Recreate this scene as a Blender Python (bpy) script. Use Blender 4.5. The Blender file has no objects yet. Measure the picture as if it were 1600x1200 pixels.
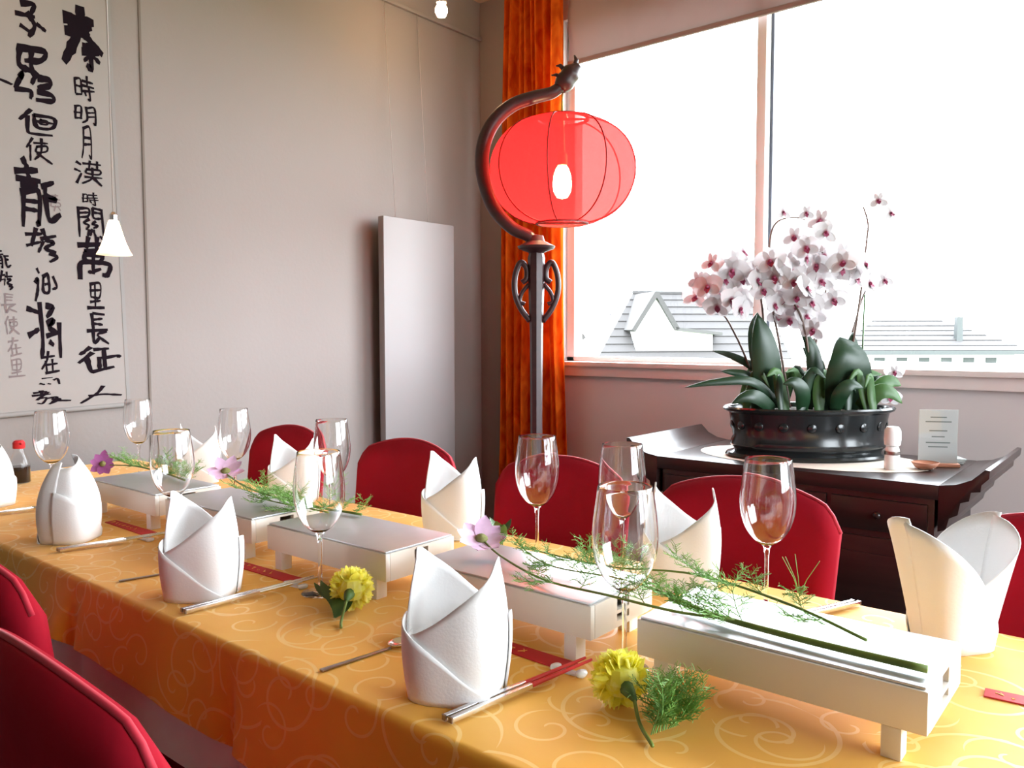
import bpy, bmesh, math, random
from mathutils import Vector, Matrix

random.seed(7)
PI = math.pi
scene = bpy.context.scene

# ------------------------------------------------------------------ camera
cam_data = bpy.data.cameras.new('camera')
cam_data.sensor_fit = 'HORIZONTAL'
cam_data.sensor_width = 36.0
cam_data.lens = 36.0 * 1260.0 / 1600.0
cam_data.clip_start = 0.02
cam_data.clip_end = 400
camera = bpy.data.objects.new('camera', cam_data)
scene.collection.objects.link(camera)
CAM_YAW = math.radians(39.4)
camera.matrix_world = (Matrix.Translation((0, 0, 1.19)) @ Matrix.Rotation(CAM_YAW, 4, 'Z')
                       @ Matrix.Rotation(PI / 2 - 0.0600, 4, 'X') @ Matrix.Rotation(-0.0018, 4, 'Z'))
scene.camera = camera

# ------------------------------------------------------------------ sky (bright overcast) and exposure
world = bpy.data.worlds.new('overcast_sky')
scene.world = world
world.use_nodes = True
wn = world.node_tree
wn.nodes.clear()
w_out = wn.nodes.new('ShaderNodeOutputWorld')
w_bg = wn.nodes.new('ShaderNodeBackground')
w_bg.inputs['Color'].default_value = (0.86, 0.94, 1.0, 1)
w_bg.inputs['Strength'].default_value = 7.0
wn.links.new(w_bg.outputs[0], w_out.inputs[0])

scene.view_settings.view_transform = 'Standard'
scene.view_settings.look = 'None'
scene.view_settings.gamma = 1.0
scene.view_settings.use_curve_mapping = False
scene.view_settings.exposure = 1.65


def portal(name, loc, rot, sx, sy):
    """Window opening marked for the renderer so daylight is sampled through it (gives no light of its own)."""
    ld = bpy.data.lights.new(name, 'AREA')
    ld.shape = 'RECTANGLE'
    ld.size, ld.size_y = sx, sy
    ld.cycles.is_portal = True
    o = bpy.data.objects.new(name, ld)
    o.location, o.rotation_euler = loc, rot
    scene.collection.objects.link(o)


portal('window_daylight', (-0.05, 3.47, 1.9), (-PI / 2, 0, 0), 4.75, 1.75)
portal('window_daylight', (2.67, 1.85, 1.7), (0, PI / 2, 0), 1.8, 2.6)


# ------------------------------------------------------------------ materials
def srgb(r, g, b):
    f = lambda c: (c / 255 / 12.92) if c / 255 <= 0.04045 else ((c / 255 + 0.055) / 1.055) ** 2.4
    return (f(r), f(g), f(b), 1)


class NT:
    """tiny node helper"""
    def __init__(self, name):
        self.m = bpy.data.materials.new(name)
        self.m.use_nodes = True
        self.t = self.m.node_tree
        self.t.nodes.clear()
        self.out = self.n('ShaderNodeOutputMaterial')

    def n(self, kind, **kw):
        nd = self.t.nodes.new(kind)
        for k, v in kw.items():
            setattr(nd, k, v)
        return nd

    def l(self, a, b):
        self.t.links.new(a, b)

    def setv(self, nd, **kw):
        for k, v in kw.items():
            k = k.replace('_', ' ')
            nd.inputs[k].default_value = v
        return nd

    def math(self, op, a, b=None, c=None):
        nd = self.n('ShaderNodeMath', operation=op)
        for i, v in enumerate((a, b, c)):
            if v is None:
                continue
            if isinstance(v, (int, float)):
                nd.inputs[i].default_value = v
            else:
                self.l(v, nd.inputs[i])
        return nd.outputs[0]

    def mix(self, fac, a, b):
        nd = self.n('ShaderNodeMix', data_type='RGBA')
        for i, v in ((0, fac), (6, a), (7, b)):
            if isinstance(v, (int, float, tuple)):
                nd.inputs[i].default_value = v
            else:
                self.l(v, nd.inputs[i])
        return nd.outputs[2]


def mat(name, color, rough=0.6, metal=0.0, var=0.06, scale=12.0, bump=0.0, bump_scale=60.0, sheen=0.0, spec=0.5, coat=0.0):
    h = NT(name)
    p = h.n('ShaderNodeBsdfPrincipled')
    h.l(p.outputs[0], h.out.inputs[0])
    p.inputs['Roughness'].default_value = rough
    p.inputs['Metallic'].default_value = metal
    p.inputs['Specular IOR Level'].default_value = spec
    p.inputs['Coat Weight'].default_value = coat
    p.inputs['Sheen Weight'].default_value = sheen
    tc = h.n('ShaderNodeTexCoord')
    nz = h.n('ShaderNodeTexNoise')
    nz.inputs['Scale'].default_value = scale
    nz.inputs['Detail'].default_value = 4
    h.l(tc.outputs['Object'], nz.inputs['Vector'])
    c = color
    a = tuple(max(0, x * (1 - var)) for x in c[:3]) + (1,)
    b = tuple(min(1, x * (1 + var)) for x in c[:3]) + (1,)
    h.l(h.mix(nz.outputs[0], a, b), p.inputs['Base Color'])
    if bump > 0:
        n2 = h.n('ShaderNodeTexNoise')
        n2.inputs['Scale'].default_value = bump_scale
        h.l(tc.outputs['Object'], n2.inputs['Vector'])
        bp = h.n('ShaderNodeBump')
        bp.inputs['Strength'].default_value = bump
        bp.inputs['Distance'].default_value = 0.01
        h.l(n2.outputs[0], bp.inputs['Height'])
        h.l(bp.outputs[0], p.inputs['Normal'])
    return h.m


def thin_glass(name, tint=(1, 1, 1, 1), ior=1.5, boost=1.0, edge=0.9):
    h = NT(name)
    tr = h.n('ShaderNodeBsdfTransparent')
    tr.inputs[0].default_value = tint
    gl = h.n('ShaderNodeBsdfGlossy')
    gl.inputs['Roughness'].default_value = 0.02
    lw = h.n('ShaderNodeLayerWeight')
    lw.inputs['Blend'].default_value = 0.5
    f0 = ((ior - 1) / (ior + 1)) ** 2 * boost
    mx = h.n('ShaderNodeMixShader')
    h.l(h.math('ADD', h.math('MULTIPLY', h.math('POWER', lw.outputs['Facing'], 5.0), edge), f0), mx.inputs[0])
    h.l(tr.outputs[0], mx.inputs[1])
    h.l(gl.outputs[0], mx.inputs[2])
    h.l(mx.outputs[0], h.out.inputs[0])
    return h.m


def solid_glass(name, color=(1, 1, 1, 1), rough=0.0):
    h = NT(name)
    p = h.n('ShaderNodeBsdfPrincipled')
    h.setv(p, Base_Color=color, Roughness=rough, IOR=1.5, Transmission_Weight=1.0)
    h.l(p.outputs[0], h.out.inputs[0])
    return h.m


def emit(name, color, strength):
    h = NT(name)
    e = h.n('ShaderNodeEmission')
    e.inputs[0].default_value = color
    e.inputs[1].default_value = strength
    h.l(e.outputs[0], h.out.inputs[0])
    return h.m


def tablecloth_material():
    h = NT('orange_damask')
    p = h.n('ShaderNodeBsdfPrincipled')
    h.l(p.outputs[0], h.out.inputs[0])
    tc = h.n('ShaderNodeTexCoord')
    sp = h.n('ShaderNodeSeparateXYZ')
    h.l(tc.outputs['Object'], sp.inputs[0])
    # unroll: the hanging sides continue the pattern downwards
    drop = h.math('SUBTRACT', 0.752, sp.outputs[2])
    vy = h.math('SUBTRACT', sp.outputs[1], drop)
    cb = h.n('ShaderNodeCombineXYZ')
    h.l(sp.outputs[0], cb.inputs[0])
    h.l(vy, cb.inputs[1])
    line = None
    for i, (sc, off, turn) in enumerate(((5.6, 0.0, 1.7), (11.5, 3.7, 1.1))):
        mp = h.n('ShaderNodeMapping')
        mp.inputs['Scale'].default_value = (sc, sc, 1)
        mp.inputs['Location'].default_value = (off, off * 0.7, 0)
        h.l(cb.outputs[0], mp.inputs[0])
        vo = h.n('ShaderNodeTexVoronoi', voronoi_dimensions='2D')
        vo.inputs['Scale'].default_value = 1.0
        vo.inputs['Randomness'].default_value = 0.75
        h.l(mp.outputs[0], vo.inputs['Vector'])
        sub = h.n('ShaderNodeVectorMath', operation='SUBTRACT')
        h.l(mp.outputs[0], sub.inputs[0])
        h.l(vo.outputs['Position'], sub.inputs[1])
        ss = h.n('ShaderNodeSeparateXYZ')
        h.l(sub.outputs[0], ss.inputs[0])
        ang = h.math('DIVIDE', h.math('ARCTAN2', ss.outputs[1], ss.outputs[0]), 2 * PI)
        ln = h.n('ShaderNodeVectorMath', operation='LENGTH')
        h.l(sub.outputs[0], ln.inputs[0])
        r = ln.outputs['Value']
        sc_ = h.n('ShaderNodeSeparateColor')
        h.l(vo.outputs['Color'], sc_.inputs[0])
        flip = h.math('SIGN', h.math('SUBTRACT', sc_.outputs[0], 0.5))
        sp_ = h.math('FRACT', h.math('ADD', h.math('ADD', h.math('MULTIPLY', r, turn * 2.2), h.math('MULTIPLY', ang, flip)),
                                     h.math('ADD', sc_.outputs[1], 4.0)))
        d = h.math('ABSOLUTE', h.math('SUBTRACT', sp_, 0.5))
        on = h.math('LESS_THAN', d, 0.055 if i == 0 else 0.06)
        on = h.math('MULTIPLY', on, h.math('LESS_THAN', r, 0.5))
        on = h.math('MULTIPLY', on, h.math('GREATER_THAN', r, 0.05))
        line = on if line is None else h.math('MAXIMUM', line, on)
    nz = h.n('ShaderNodeTexNoise')
    nz.inputs['Scale'].default_value = 5
    h.l(tc.outputs['Object'], nz.inputs['Vector'])
    base = h.mix(nz.outputs[0], (0.80, 0.375, 0.022, 1), (0.88, 0.45, 0.035, 1))
    h.l(h.mix(h.math('MULTIPLY', line, 0.5), base, (0.97, 0.70, 0.25, 1)), p.inputs['Base Color'])
    h.l(h.math('SUBTRACT', 0.62, h.math('MULTIPLY', line, 0.15)), p.inputs['Roughness'])
    p.inputs['Specular IOR Level'].default_value = 0.4
    p.inputs['Sheen Weight'].default_value = 0.15
    wv = h.n('ShaderNodeTexNoise')
    wv.inputs['Scale'].default_value = 9
    h.l(tc.outputs['Object'], wv.inputs['Vector'])
    bp = h.n('ShaderNodeBump')
    bp.inputs['Strength'].default_value = 0.18
    bp.inputs['Distance'].default_value = 0.02
    h.l(wv.outputs[0], bp.inputs['Height'])
    h.l(bp.outputs[0], p.inputs['Normal'])
    return h.m


def cloth_translucent(name, col_a, col_b, scale, trans=0.4, stretch=(1, 1, 1), lo=0.42, hi=0.58):
    h = NT(name)
    tc = h.n('ShaderNodeTexCoord')
    mp = h.n('ShaderNodeMapping')
    mp.inputs['Scale'].default_value = stretch
    h.l(tc.outputs['Object'], mp.inputs[0])
    nz = h.n('ShaderNodeTexNoise')
    nz.inputs['Scale'].default_value = scale
    nz.inputs['Detail'].default_value = 3
    nz.inputs['Distortion'].default_value = 1.2
    h.l(mp.outputs[0], nz.inputs['Vector'])
    mr = h.n('ShaderNodeMapRange')
    mr.inputs['From Min'].default_value = lo
    mr.inputs['From Max'].default_value = hi
    h.l(nz.outputs[0], mr.inputs[0])
    c = h.mix(mr.outputs[0], col_a, col_b)
    df = h.n('ShaderNodeBsdfDiffuse')
    tl = h.n('ShaderNodeBsdfTranslucent')
    h.l(c, df.inputs[0])
    h.l(c, tl.inputs[0])
    mx = h.n('ShaderNodeMixShader')
    mx.inputs[0].default_value = trans
    h.l(df.outputs[0], mx.inputs[1])
    h.l(tl.outputs[0], mx.inputs[2])
    h.l(mx.outputs[0], h.out.inputs[0])
    return h.m


def lantern_material():
    h = NT('red_lantern_silk')
    tc = h.n('ShaderNodeTexCoord')
    nz = h.n('ShaderNodeTexNoise')
    nz.inputs['Scale'].default_value = 120
    h.l(tc.outputs['Object'], nz.inputs['Vector'])
    c = h.mix(nz.outputs[0], (0.93, 0.022, 0.034, 1), (0.97, 0.030, 0.044, 1))
    df = h.n('ShaderNodeBsdfDiffuse')
    tl = h.n('ShaderNodeBsdfTranslucent')
    tr = h.n('ShaderNodeBsdfTransparent')
    h.l(c, df.inputs[0])
    h.l(c, tl.inputs[0])
    tr.inputs[0].default_value = (1.0, 0.32, 0.30, 1)
    m1 = h.n('ShaderNodeMixShader')
    m1.inputs[0].default_value = 0.7
    h.l(df.outputs[0], m1.inputs[1])
    h.l(tl.outputs[0], m1.inputs[2])
    m2 = h.n('ShaderNodeMixShader')
    m2.inputs[0].default_value = 0.34
    h.l(m1.outputs[0], m2.inputs[1])
    h.l(tr.outputs[0], m2.inputs[2])
    h.l(m2.outputs[0], h.out.inputs[0])
    return h.m


def wood_material(name, dark, light, rough=0.35, scale=6.0):
    h = NT(name)
    p = h.n('ShaderNodeBsdfPrincipled')
    h.l(p.outputs[0], h.out.inputs[0])
    tc = h.n('ShaderNodeTexCoord')
    mp = h.n('ShaderNodeMapping')
    mp.inputs['Scale'].default_value = (1, 1, 9)
    h.l(tc.outputs['Object'], mp.inputs[0])
    nz = h.n('ShaderNodeTexNoise')
    nz.inputs['Scale'].default_value = scale
    nz.inputs['Detail'].default_value = 6
    h.l(mp.outputs[0], nz.inputs['Vector'])
    h.l(h.mix(nz.outputs[0], dark, light), p.inputs['Base Color'])
    p.inputs['Roughness'].default_value = rough
    return h.m


M = {}
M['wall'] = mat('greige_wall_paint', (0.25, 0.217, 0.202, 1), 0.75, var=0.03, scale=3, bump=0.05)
M['far_wall'] = mat('fill_wall_paint', (0.52, 0.475, 0.44, 1), 0.75, var=0.03, scale=3)  # unseen back and right walls, lightened against the left wall to bounce fill light
M['window_wall'] = mat('shade_tinted_wall_paint', (0.55, 0.485, 0.48, 1), 0.7, var=0.03, scale=3)  # neutral wall; the pinkish tint of its shade is put into the colour
M['ceiling'] = mat('ceiling_paint', (0.52, 0.36, 0.26, 1), 0.85, var=0.02)
M['floor'] = mat('dark_carpet', (0.035, 0.022, 0.02, 1), 0.95, var=0.3, scale=80, bump=0.3, bump_scale=200)
M['frame_white'] = mat('white_window_paint', (0.82, 0.81, 0.8, 1), 0.4, var=0.02)
M['frame_dark'] = mat('window_seal', (0.08, 0.085, 0.12, 1), 0.5)
M['sill'] = mat('sill_paint', (0.66, 0.56, 0.54, 1), 0.5, var=0.04)
M['pane'] = thin_glass('window_glass')
M['cloth'] = tablecloth_material()
M['undercloth'] = mat('white_undercloth_linen', (0.74, 0.71, 0.72, 1), 0.85, var=0.04, scale=20)
M['napkin'] = mat('white_starched_linen', (0.85, 0.85, 0.855, 1), 0.8, var=0.02, scale=30, bump=0.05, bump_scale=300)
M['velvet'] = mat('crimson_chair_velvet', (0.29, 0.003, 0.014, 1), 0.85, var=0.18, scale=14, sheen=0.0, spec=0.15, bump=0.08, bump_scale=40)
M['velvet_pipe'] = mat('crimson_piping', (0.40, 0.012, 0.03, 1), 0.7, sheen=0.1, spec=0.3)
M['black'] = mat('black_metal', (0.012, 0.012, 0.013, 1), 0.5)
M['box_white'] = mat('white_lacquer', (0.84, 0.785, 0.715, 1), 0.35, var=0.02)
M['plate'] = mat('brushed_aluminium', (0.58, 0.60, 0.635, 1), 0.4, metal=0.85, var=0.05, scale=40)
M['dark_wood'] = wood_material('dark_rosewood', (0.008, 0.004, 0.004, 1), (0.03, 0.014, 0.012, 1), 0.28)
M['lamp_wood'] = wood_material('red_black_lacquer_wood', (0.018, 0.006, 0.008, 1), (0.05, 0.018, 0.02, 1), 0.42)
M['glass'] = thin_glass('crystal_bowl', ior=1.5, boost=1.9, edge=0.55)
M['stem_glass'] = solid_glass('crystal_stem')
M['silk'] = lantern_material()
M['lantern_rib'] = mat('lantern_rib', (0.16, 0.01, 0.012, 1), 0.6)
M['bulb'] = emit('lantern_bulb_glow', (1.0, 0.70, 0.38, 1), 66)
M['brass'] = mat('brass', (0.75, 0.5, 0.18, 1), 0.3, metal=1)
M['curtain'] = cloth_translucent('orange_leaf_curtain', (0.48, 0.045, 0.005, 1), (0.82, 0.19, 0.016, 1), 11.0, 0.42, (2.6, 1, 0.6), 0.26, 0.74)
M['blind'] = cloth_translucent('mauve_blind_fabric', (0.33, 0.255, 0.25, 1), (0.36, 0.28, 0.275, 1), 5.0, 0.06, (1, 1, 1), 0.2, 0.8)
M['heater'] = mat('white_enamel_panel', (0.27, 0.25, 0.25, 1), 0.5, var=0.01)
M['steel'] = mat('polished_steel', (0.78, 0.78, 0.79, 1), 0.22, metal=1.0, var=0.03)
M['steel_dark'] = mat('dark_steel', (0.32, 0.27, 0.25, 1), 0.3, metal=1.0)
M['red_lacquer'] = mat('red_lacquer', (0.62, 0.02, 0.02, 1), 0.3)
M['red_paper'] = mat('red_paper', (0.50, 0.008, 0.014, 1), 0.6, var=0.08)
M['gold_print'] = mat('gold_print', (0.85, 0.42, 0.10, 1), 0.4, metal=0.3)
M['porcelain'] = mat('white_porcelain', (0.85, 0.85, 0.84, 1), 0.15, var=0.01)
M['paper'] = mat('rice_paper', (0.285, 0.258, 0.243, 1), 0.9, var=0.03, scale=10)
M['paper_edge'] = mat('scroll_border_silk', (0.25, 0.235, 0.225, 1), 0.8, var=0.03)
M['ink'] = mat('black_ink', (0.010, 0.006, 0.009, 1), 0.9, spec=0.05)
M['ink_red'] = mat('faded_grey_ink', (0.16, 0.12, 0.12, 1), 0.8)
M['joint'] = mat('panel_joint', (0.16, 0.13, 0.11, 1), 0.8)
M['pendant'] = cloth_translucent('frosted_shade_glass', (0.95, 0.86, 0.72, 1), (1.0, 0.93, 0.82, 1), 10, 0.7)
M['pendant_bulb'] = emit('pendant_bulb_glow', (1.0, 0.70, 0.40, 1), 30)
M['spot_bulb'] = emit('halogen_glow', (1.0, 0.62, 0.34, 1), 60)
M['cord'] = mat('pale_cord', (0.42, 0.36, 0.33, 1), 0.7)
M['pot'] = mat('black_glazed_ceramic', (0.010, 0.012, 0.013, 1), 0.18, var=0.2)
M['soil'] = mat('bark_soil', (0.03, 0.02, 0.012, 1), 0.95, var=0.4, scale=60, bump=0.5)
M['leaf'] = mat('orchid_leaf_green', (0.009, 0.034, 0.013, 1), 0.38, var=0.35, scale=9)
M['leaf_light'] = mat('bright_leaf_green', (0.045, 0.12, 0.028, 1), 0.45, var=0.3, scale=9)
M['orchid_stem'] = mat('orchid_stem_brown', (0.12, 0.075, 0.06, 1), 0.6, var=0.3)
M['dill'] = mat('feathery_green', (0.17, 0.36, 0.07, 1), 0.6, var=0.35, scale=20)
M['dill_dark'] = mat('sprig_stem_green', (0.15, 0.22, 0.035, 1), 0.55, var=0.35, scale=14)
M['yellow'] = cloth_translucent('yellow_petals', (0.95, 0.90, 0.14, 1), (0.98, 0.95, 0.3, 1), 40, 0.5)
M['calyx'] = mat('calyx_green', (0.06, 0.13, 0.025, 1), 0.6)
M['lilac'] = mat('lilac_petals', (0.80, 0.54, 0.76, 1), 0.6, var=0.2, scale=60)
M['purple'] = mat('purple_petals', (0.36, 0.09, 0.3, 1), 0.6, var=0.2, scale=60)
M['disc'] = mat('flower_disc', (0.22, 0.22, 0.07, 1), 0.8, var=0.4, scale=300)
M['doily'] = mat('cream_lace_cloth', (0.55, 0.49, 0.42, 1), 0.85, var=0.05, scale=80)
M['amber'] = mat('copper_dish', (0.4, 0.16, 0.09, 1), 0.4)
M['soy'] = mat('soy_sauce', (0.01, 0.004, 0.004, 1), 0.1)
M['cap_red'] = mat('red_plastic', (0.6, 0.02, 0.03, 1), 0.35)
M['acrylic'] = thin_glass('clear_acrylic', ior=1.45)
M['card'] = mat('menu_card', (0.32, 0.33, 0.32, 1), 0.6, var=0.02)
M['print_grey'] = mat('grey_print', (0.11, 0.125, 0.12, 1), 0.8)
M['roof'] = mat('weathered_roof_tiles', (0.024, 0.0212, 0.021, 1), 0.8, var=0.12, scale=2, bump=0.3, bump_scale=8)
M['house_white'] = mat('white_render_wall', (0.8, 0.8, 0.78, 1), 0.8, var=0.02)
M['house_dark'] = mat('dark_eaves', (0.035, 0.033, 0.032, 1), 0.8)
M['zinc'] = mat('zinc_flashing', (0.027, 0.031, 0.031, 1), 0.6)
M['garden'] = mat('garden_ground', (0.1, 0.14, 0.06, 1), 0.95, var=0.3)


def orchid_petal_material():
    h = NT('orchid_petal_white')
    tc = h.n('ShaderNodeTexCoord')
    gr = h.n('ShaderNodeVectorMath', operation='LENGTH')
    h.l(tc.outputs['Object'], gr.inputs[0])
    nz = h.n('ShaderNodeTexNoise')
    nz.inputs['Scale'].default_value = 60
    h.l(tc.outputs['Object'], nz.inputs['Vector'])
    mr = h.n('ShaderNodeMapRange')
    mr.inputs['From Min'].default_value = 0.006
    mr.inputs['From Max'].default_value = 0.017
    h.l(h.math('ADD', gr.outputs['Value'], h.math('MULTIPLY', nz.outputs[0], 0.006)), mr.inputs[0])
    c = h.mix(mr.outputs[0], (0.38, 0.13, 0.19, 1), (0.56, 0.53, 0.54, 1))
    df = h.n('ShaderNodeBsdfDiffuse')
    tl = h.n('ShaderNodeBsdfTranslucent')
    h.l(c, df.inputs[0])
    h.l(c, tl.inputs[0])
    mx = h.n('ShaderNodeMixShader')
    mx.inputs[0].default_value = 0.28
    h.l(df.outputs[0], mx.inputs[1])
    h.l(tl.outputs[0], mx.inputs[2])
    h.l(mx.outputs[0], h.out.inputs[0])
    return h.m


M['petal'] = orchid_petal_material()
M['lip'] = mat('orchid_lip_magenta', (0.24, 0.03, 0.08, 1), 0.5, var=0.3, scale=80)


# ------------------------------------------------------------------ mesh helpers
class MB:
    def __init__(self):
        self.v, self.f = [], []

    def add(self, vs, fs):
        o = len(self.v)
        self.v += [tuple(p) for p in vs]
        self.f += [tuple(i + o for i in f) for f in fs]
        return self

    def box(self, x0, x1, y0, y1, z0, z1):
        v = [(x, y, z) for z in (z0, z1) for y in (y0, y1) for x in (x0, x1)]
        return self.add(v, [(0, 2, 3, 1), (4, 5, 7, 6), (0, 1, 5, 4), (2, 6, 7, 3), (0, 4, 6, 2), (1, 3, 7, 5)])

    def prism(self, pts, a0, a1, axis='y'):
        """extrude a closed 2D outline between a0 and a1 along an axis; pts are the other two coordinates in order"""
        n = len(pts)
        mk = {'y': lambda p, a: (p[0], a, p[1]), 'x': lambda p, a: (a, p[0], p[1]), 'z': lambda p, a: (p[0], p[1], a)}[axis]
        v = [mk(p, a0) for p in pts] + [mk(p, a1) for p in pts]
        f = [tuple(range(n)), tuple(reversed(range(n, 2 * n)))] + [(i, (i + 1) % n, n + (i + 1) % n, n + i) for i in range(n)]
        return self.add(v, f)

    def lathe(self, prof, n=32, c=(0, 0, 0), sx=1.0, sy=1.0, cap0=False, cap1=False):
        v, f = [], []
        for r, z in prof:
            for i in range(n):
                a = 2 * PI * i / n
                v.append((c[0] + r * math.cos(a) * sx, c[1] + r * math.sin(a) * sy, c[2] + z))
        for k in range(len(prof) - 1):
            for i in range(n):
                j = (i + 1) % n
                f.append((k * n + i, k * n + j, (k + 1) * n + j, (k + 1) * n + i))
        if cap0:
            f.append(tuple(reversed(range(n))))
        if cap1:
            f.append(tuple(range((len(prof) - 1) * n, len(prof) * n)))
        return self.add(v, f)

    def tube(self, pts, rad, n=8, cap=True):
        pts = [Vector(p) for p in pts]
        m = len(pts)
        if isinstance(rad, (int, float)):
            rad = [rad] * m
        v, f = [], []
        t0 = (pts[1] - pts[0]).normalized()
        nrm = t0.orthogonal().normalized()
        for k in range(m):
            t = (pts[min(k + 1, m - 1)] - pts[max(k - 1, 0)])
            if t.length < 1e-9:
                t = t0
            t.normalize()
            nrm = (nrm - t * nrm.dot(t))
            if nrm.length < 1e-6:
                nrm = t.orthogonal()
            nrm.normalize()
            b = t.cross(nrm)
            for i in range(n):
                a = 2 * PI * i / n
                v.append(pts[k] + (nrm * math.cos(a) + b * math.sin(a)) * rad[k])
        for k in range(m - 1):
            for i in range(n):
                j = (i + 1) % n
                f.append((k * n + i, k * n + j, (k + 1) * n + j, (k + 1) * n + i))
        if cap:
            f.append(tuple(reversed(range(n))))
            f.append(tuple(range((m - 1) * n, m * n)))
        return self.add(v, f)

    def grid(self, nu, nv, fn):
        v = [fn(i / (nu - 1), j / (nv - 1)) for i in range(nu) for j in range(nv)]
        f = [(i * nv + j, (i + 1) * nv + j, (i + 1) * nv + j + 1, i * nv + j + 1) for i in range(nu - 1) for j in range(nv - 1)]
        return self.add(v, f)

    def xf(self, m):
        self.v = [tuple(m @ Vector(p)) for p in self.v]
        return self

    def build(self, name, material, parent=None, smooth=False, bevel=0.0, seg=2, solid=0.0, subd=0, angle=35):
        me = bpy.data.meshes.new(name)
        me.from_pydata(self.v, [], self.f)
        bm = bmesh.new()
        bm.from_mesh(me)
        bmesh.ops.recalc_face_normals(bm, faces=bm.faces)
        if bevel > 0:
            bmesh.ops.remove_doubles(bm, verts=bm.verts, dist=1e-6)
            ed = [e for e in bm.edges if len(e.link_faces) == 2 and e.calc_face_angle() > math.radians(30)]
            bmesh.ops.bevel(bm, geom=ed, offset=bevel, offset_type='OFFSET', segments=seg, profile=0.6, affect='EDGES', clamp_overlap=True)
        bm.to_mesh(me)
        bm.free()
        o = bpy.data.objects.new(name, me)
        scene.collection.objects.link(o)
        me.materials.append(material)
        if smooth or bevel > 0:
            me.polygons.foreach_set('use_smooth', [True] * len(me.polygons))
            if bevel > 0 or smooth == 'auto':
                bpy_sharp(me, angle)
        if solid > 0:
            md = o.modifiers.new('solid', 'SOLIDIFY')
            md.thickness = solid
            md.offset = 0
        if subd:
            md = o.modifiers.new('sub', 'SUBSURF')
            md.levels = md.render_levels = subd
        if parent is not None:
            o.parent = parent
        return o


def bpy_sharp(me, deg):
    bm = bmesh.new()
    bm.from_mesh(me)
    lim = math.radians(deg)
    for e in bm.edges:
        if len(e.link_faces) == 2 and e.calc_face_angle(0) > lim:
            e.smooth = False
    bm.to_mesh(me)
    bm.free()


def tag(o, label=None, cat=None, group=None, kind=None):
    if label:
        o['label'] = label
    if cat:
        o['category'] = cat
    if group:
        o['group'] = group
    if kind:
        o['kind'] = kind
    return o


def thing(name, loc, rz, label, cat, group=None):
    o = bpy.data.objects.new(name, None)
    o.empty_display_size = 0.05
    o.location = loc
    o.rotation_euler = (0, 0, rz)
    scene.collection.objects.link(o)
    return tag(o, label, cat, group)


def copy_tree(o, parent=None):
    c = o.copy()
    scene.collection.objects.link(c)
    c.parent = parent
    for ch in [x for x in bpy.data.objects if x.parent == o]:
        copy_tree(ch, c)
    return c


def struct(o):
    o['kind'] = 'structure'
    return o


def smooth_path(pts, n=8):
    """Catmull-Rom through the points"""
    P = [Vector(p) for p in pts]
    P = [P[0] * 2 - P[1]] + P + [P[-1] * 2 - P[-2]]
    out = []
    for i in range(1, len(P) - 2):
        for k in range(n):
            t = k / n
            a, b, c, d = P[i - 1], P[i], P[i + 1], P[i + 2]
            out.append(0.5 * ((2 * b) + (c - a) * t + (2 * a - 5 * b + 4 * c - d) * t * t + (3 * b - a - 3 * c + d) * t ** 3))
    out.append(P[-2])
    return out


# ------------------------------------------------------------------ room shell
XL, XR, YF, YB, ZC = -3.0, 2.6, 3.4, -4.6, 3.0
T = 0.14
struct(MB().box(XL - T, XR + T, YB - T, YF + T, -0.12, 0).build('floor', M['floor']))
struct(MB().box(XL - T, XR + T, YB - T, YF + T, ZC, ZC + 0.12).build('ceiling', M['ceiling']))
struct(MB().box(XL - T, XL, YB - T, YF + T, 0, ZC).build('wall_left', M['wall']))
struct(MB().box(XL, XR, YB - T, YB, 0, ZC).build('wall_back', M['far_wall']))
WX0, WX1, WZ0, WZ1 = -2.45, 2.35, 1.055, 2.78
m = MB().box(XL, WX0, YF, YF + T, 0, ZC).box(WX1, XR, YF, YF + T, 0, ZC)
m.box(WX0, WX1, YF, YF + T, 0, WZ0).box(WX0, WX1, YF, YF + T, WZ1, ZC)
struct(m.build('wall_front', M['window_wall']))
RY0, RY1, RZ0, RZ1 = 0.6, 3.1, 0.85, 2.55
m = MB().box(XR, XR + T, YB, RY0, 0, ZC).box(XR, XR + T, RY1, YF, 0, ZC)
m.box(XR, XR + T, RY0, RY1, 0, RZ0).box(XR, XR + T, RY0, RY1, RZ1, ZC)
struct(m.build('wall_right', M['far_wall']))

# window in the front wall: frame, posts, panes
win = thing('window_1', (0, 0, 0), 0, None, None)
struct(win)
yb0, yb1 = YF + 0.03, YF + 0.10
posts = [-1.37, -0.17, 1.08]
m = MB().box(WX0, WX1, yb0, yb1, WZ0, WZ0 + 0.028).box(WX0, WX1, yb0, yb1, WZ1 - 0.05, WZ1)
m.box(WX0, WX0 + 0.05, yb0, yb1, WZ0, WZ1).box(WX1 - 0.05, WX1, yb0, yb1, WZ0, WZ1)
m.build('window_frame', M['frame_white'], win, bevel=0.004)
for px_ in posts:
    MB().box(px_ - 0.052, px_ - 0.010, YF - 0.02, YF + 0.06, WZ0 + 0.028, WZ1 - 0.05).build('window_post', M['frame_white'], win, bevel=0.004)
    MB().box(px_ - 0.010, px_ + 0.003, YF + 0.03, YF + 0.06, WZ0 + 0.028, WZ1 - 0.05).build('window_seal', M['frame_dark'], win)
    MB().box(px_ - 0.050, px_ + 0.004, YF + 0.0605, YF + 0.135, WZ0 + 0.028, WZ1 - 0.05).build('window_post', M['frame_white'], win, bevel=0.003)
edges = [WX0 + 0.05] + [e for p in posts for e in (p - 0.052, p + 0.004)] + [WX1 - 0.05]
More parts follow.
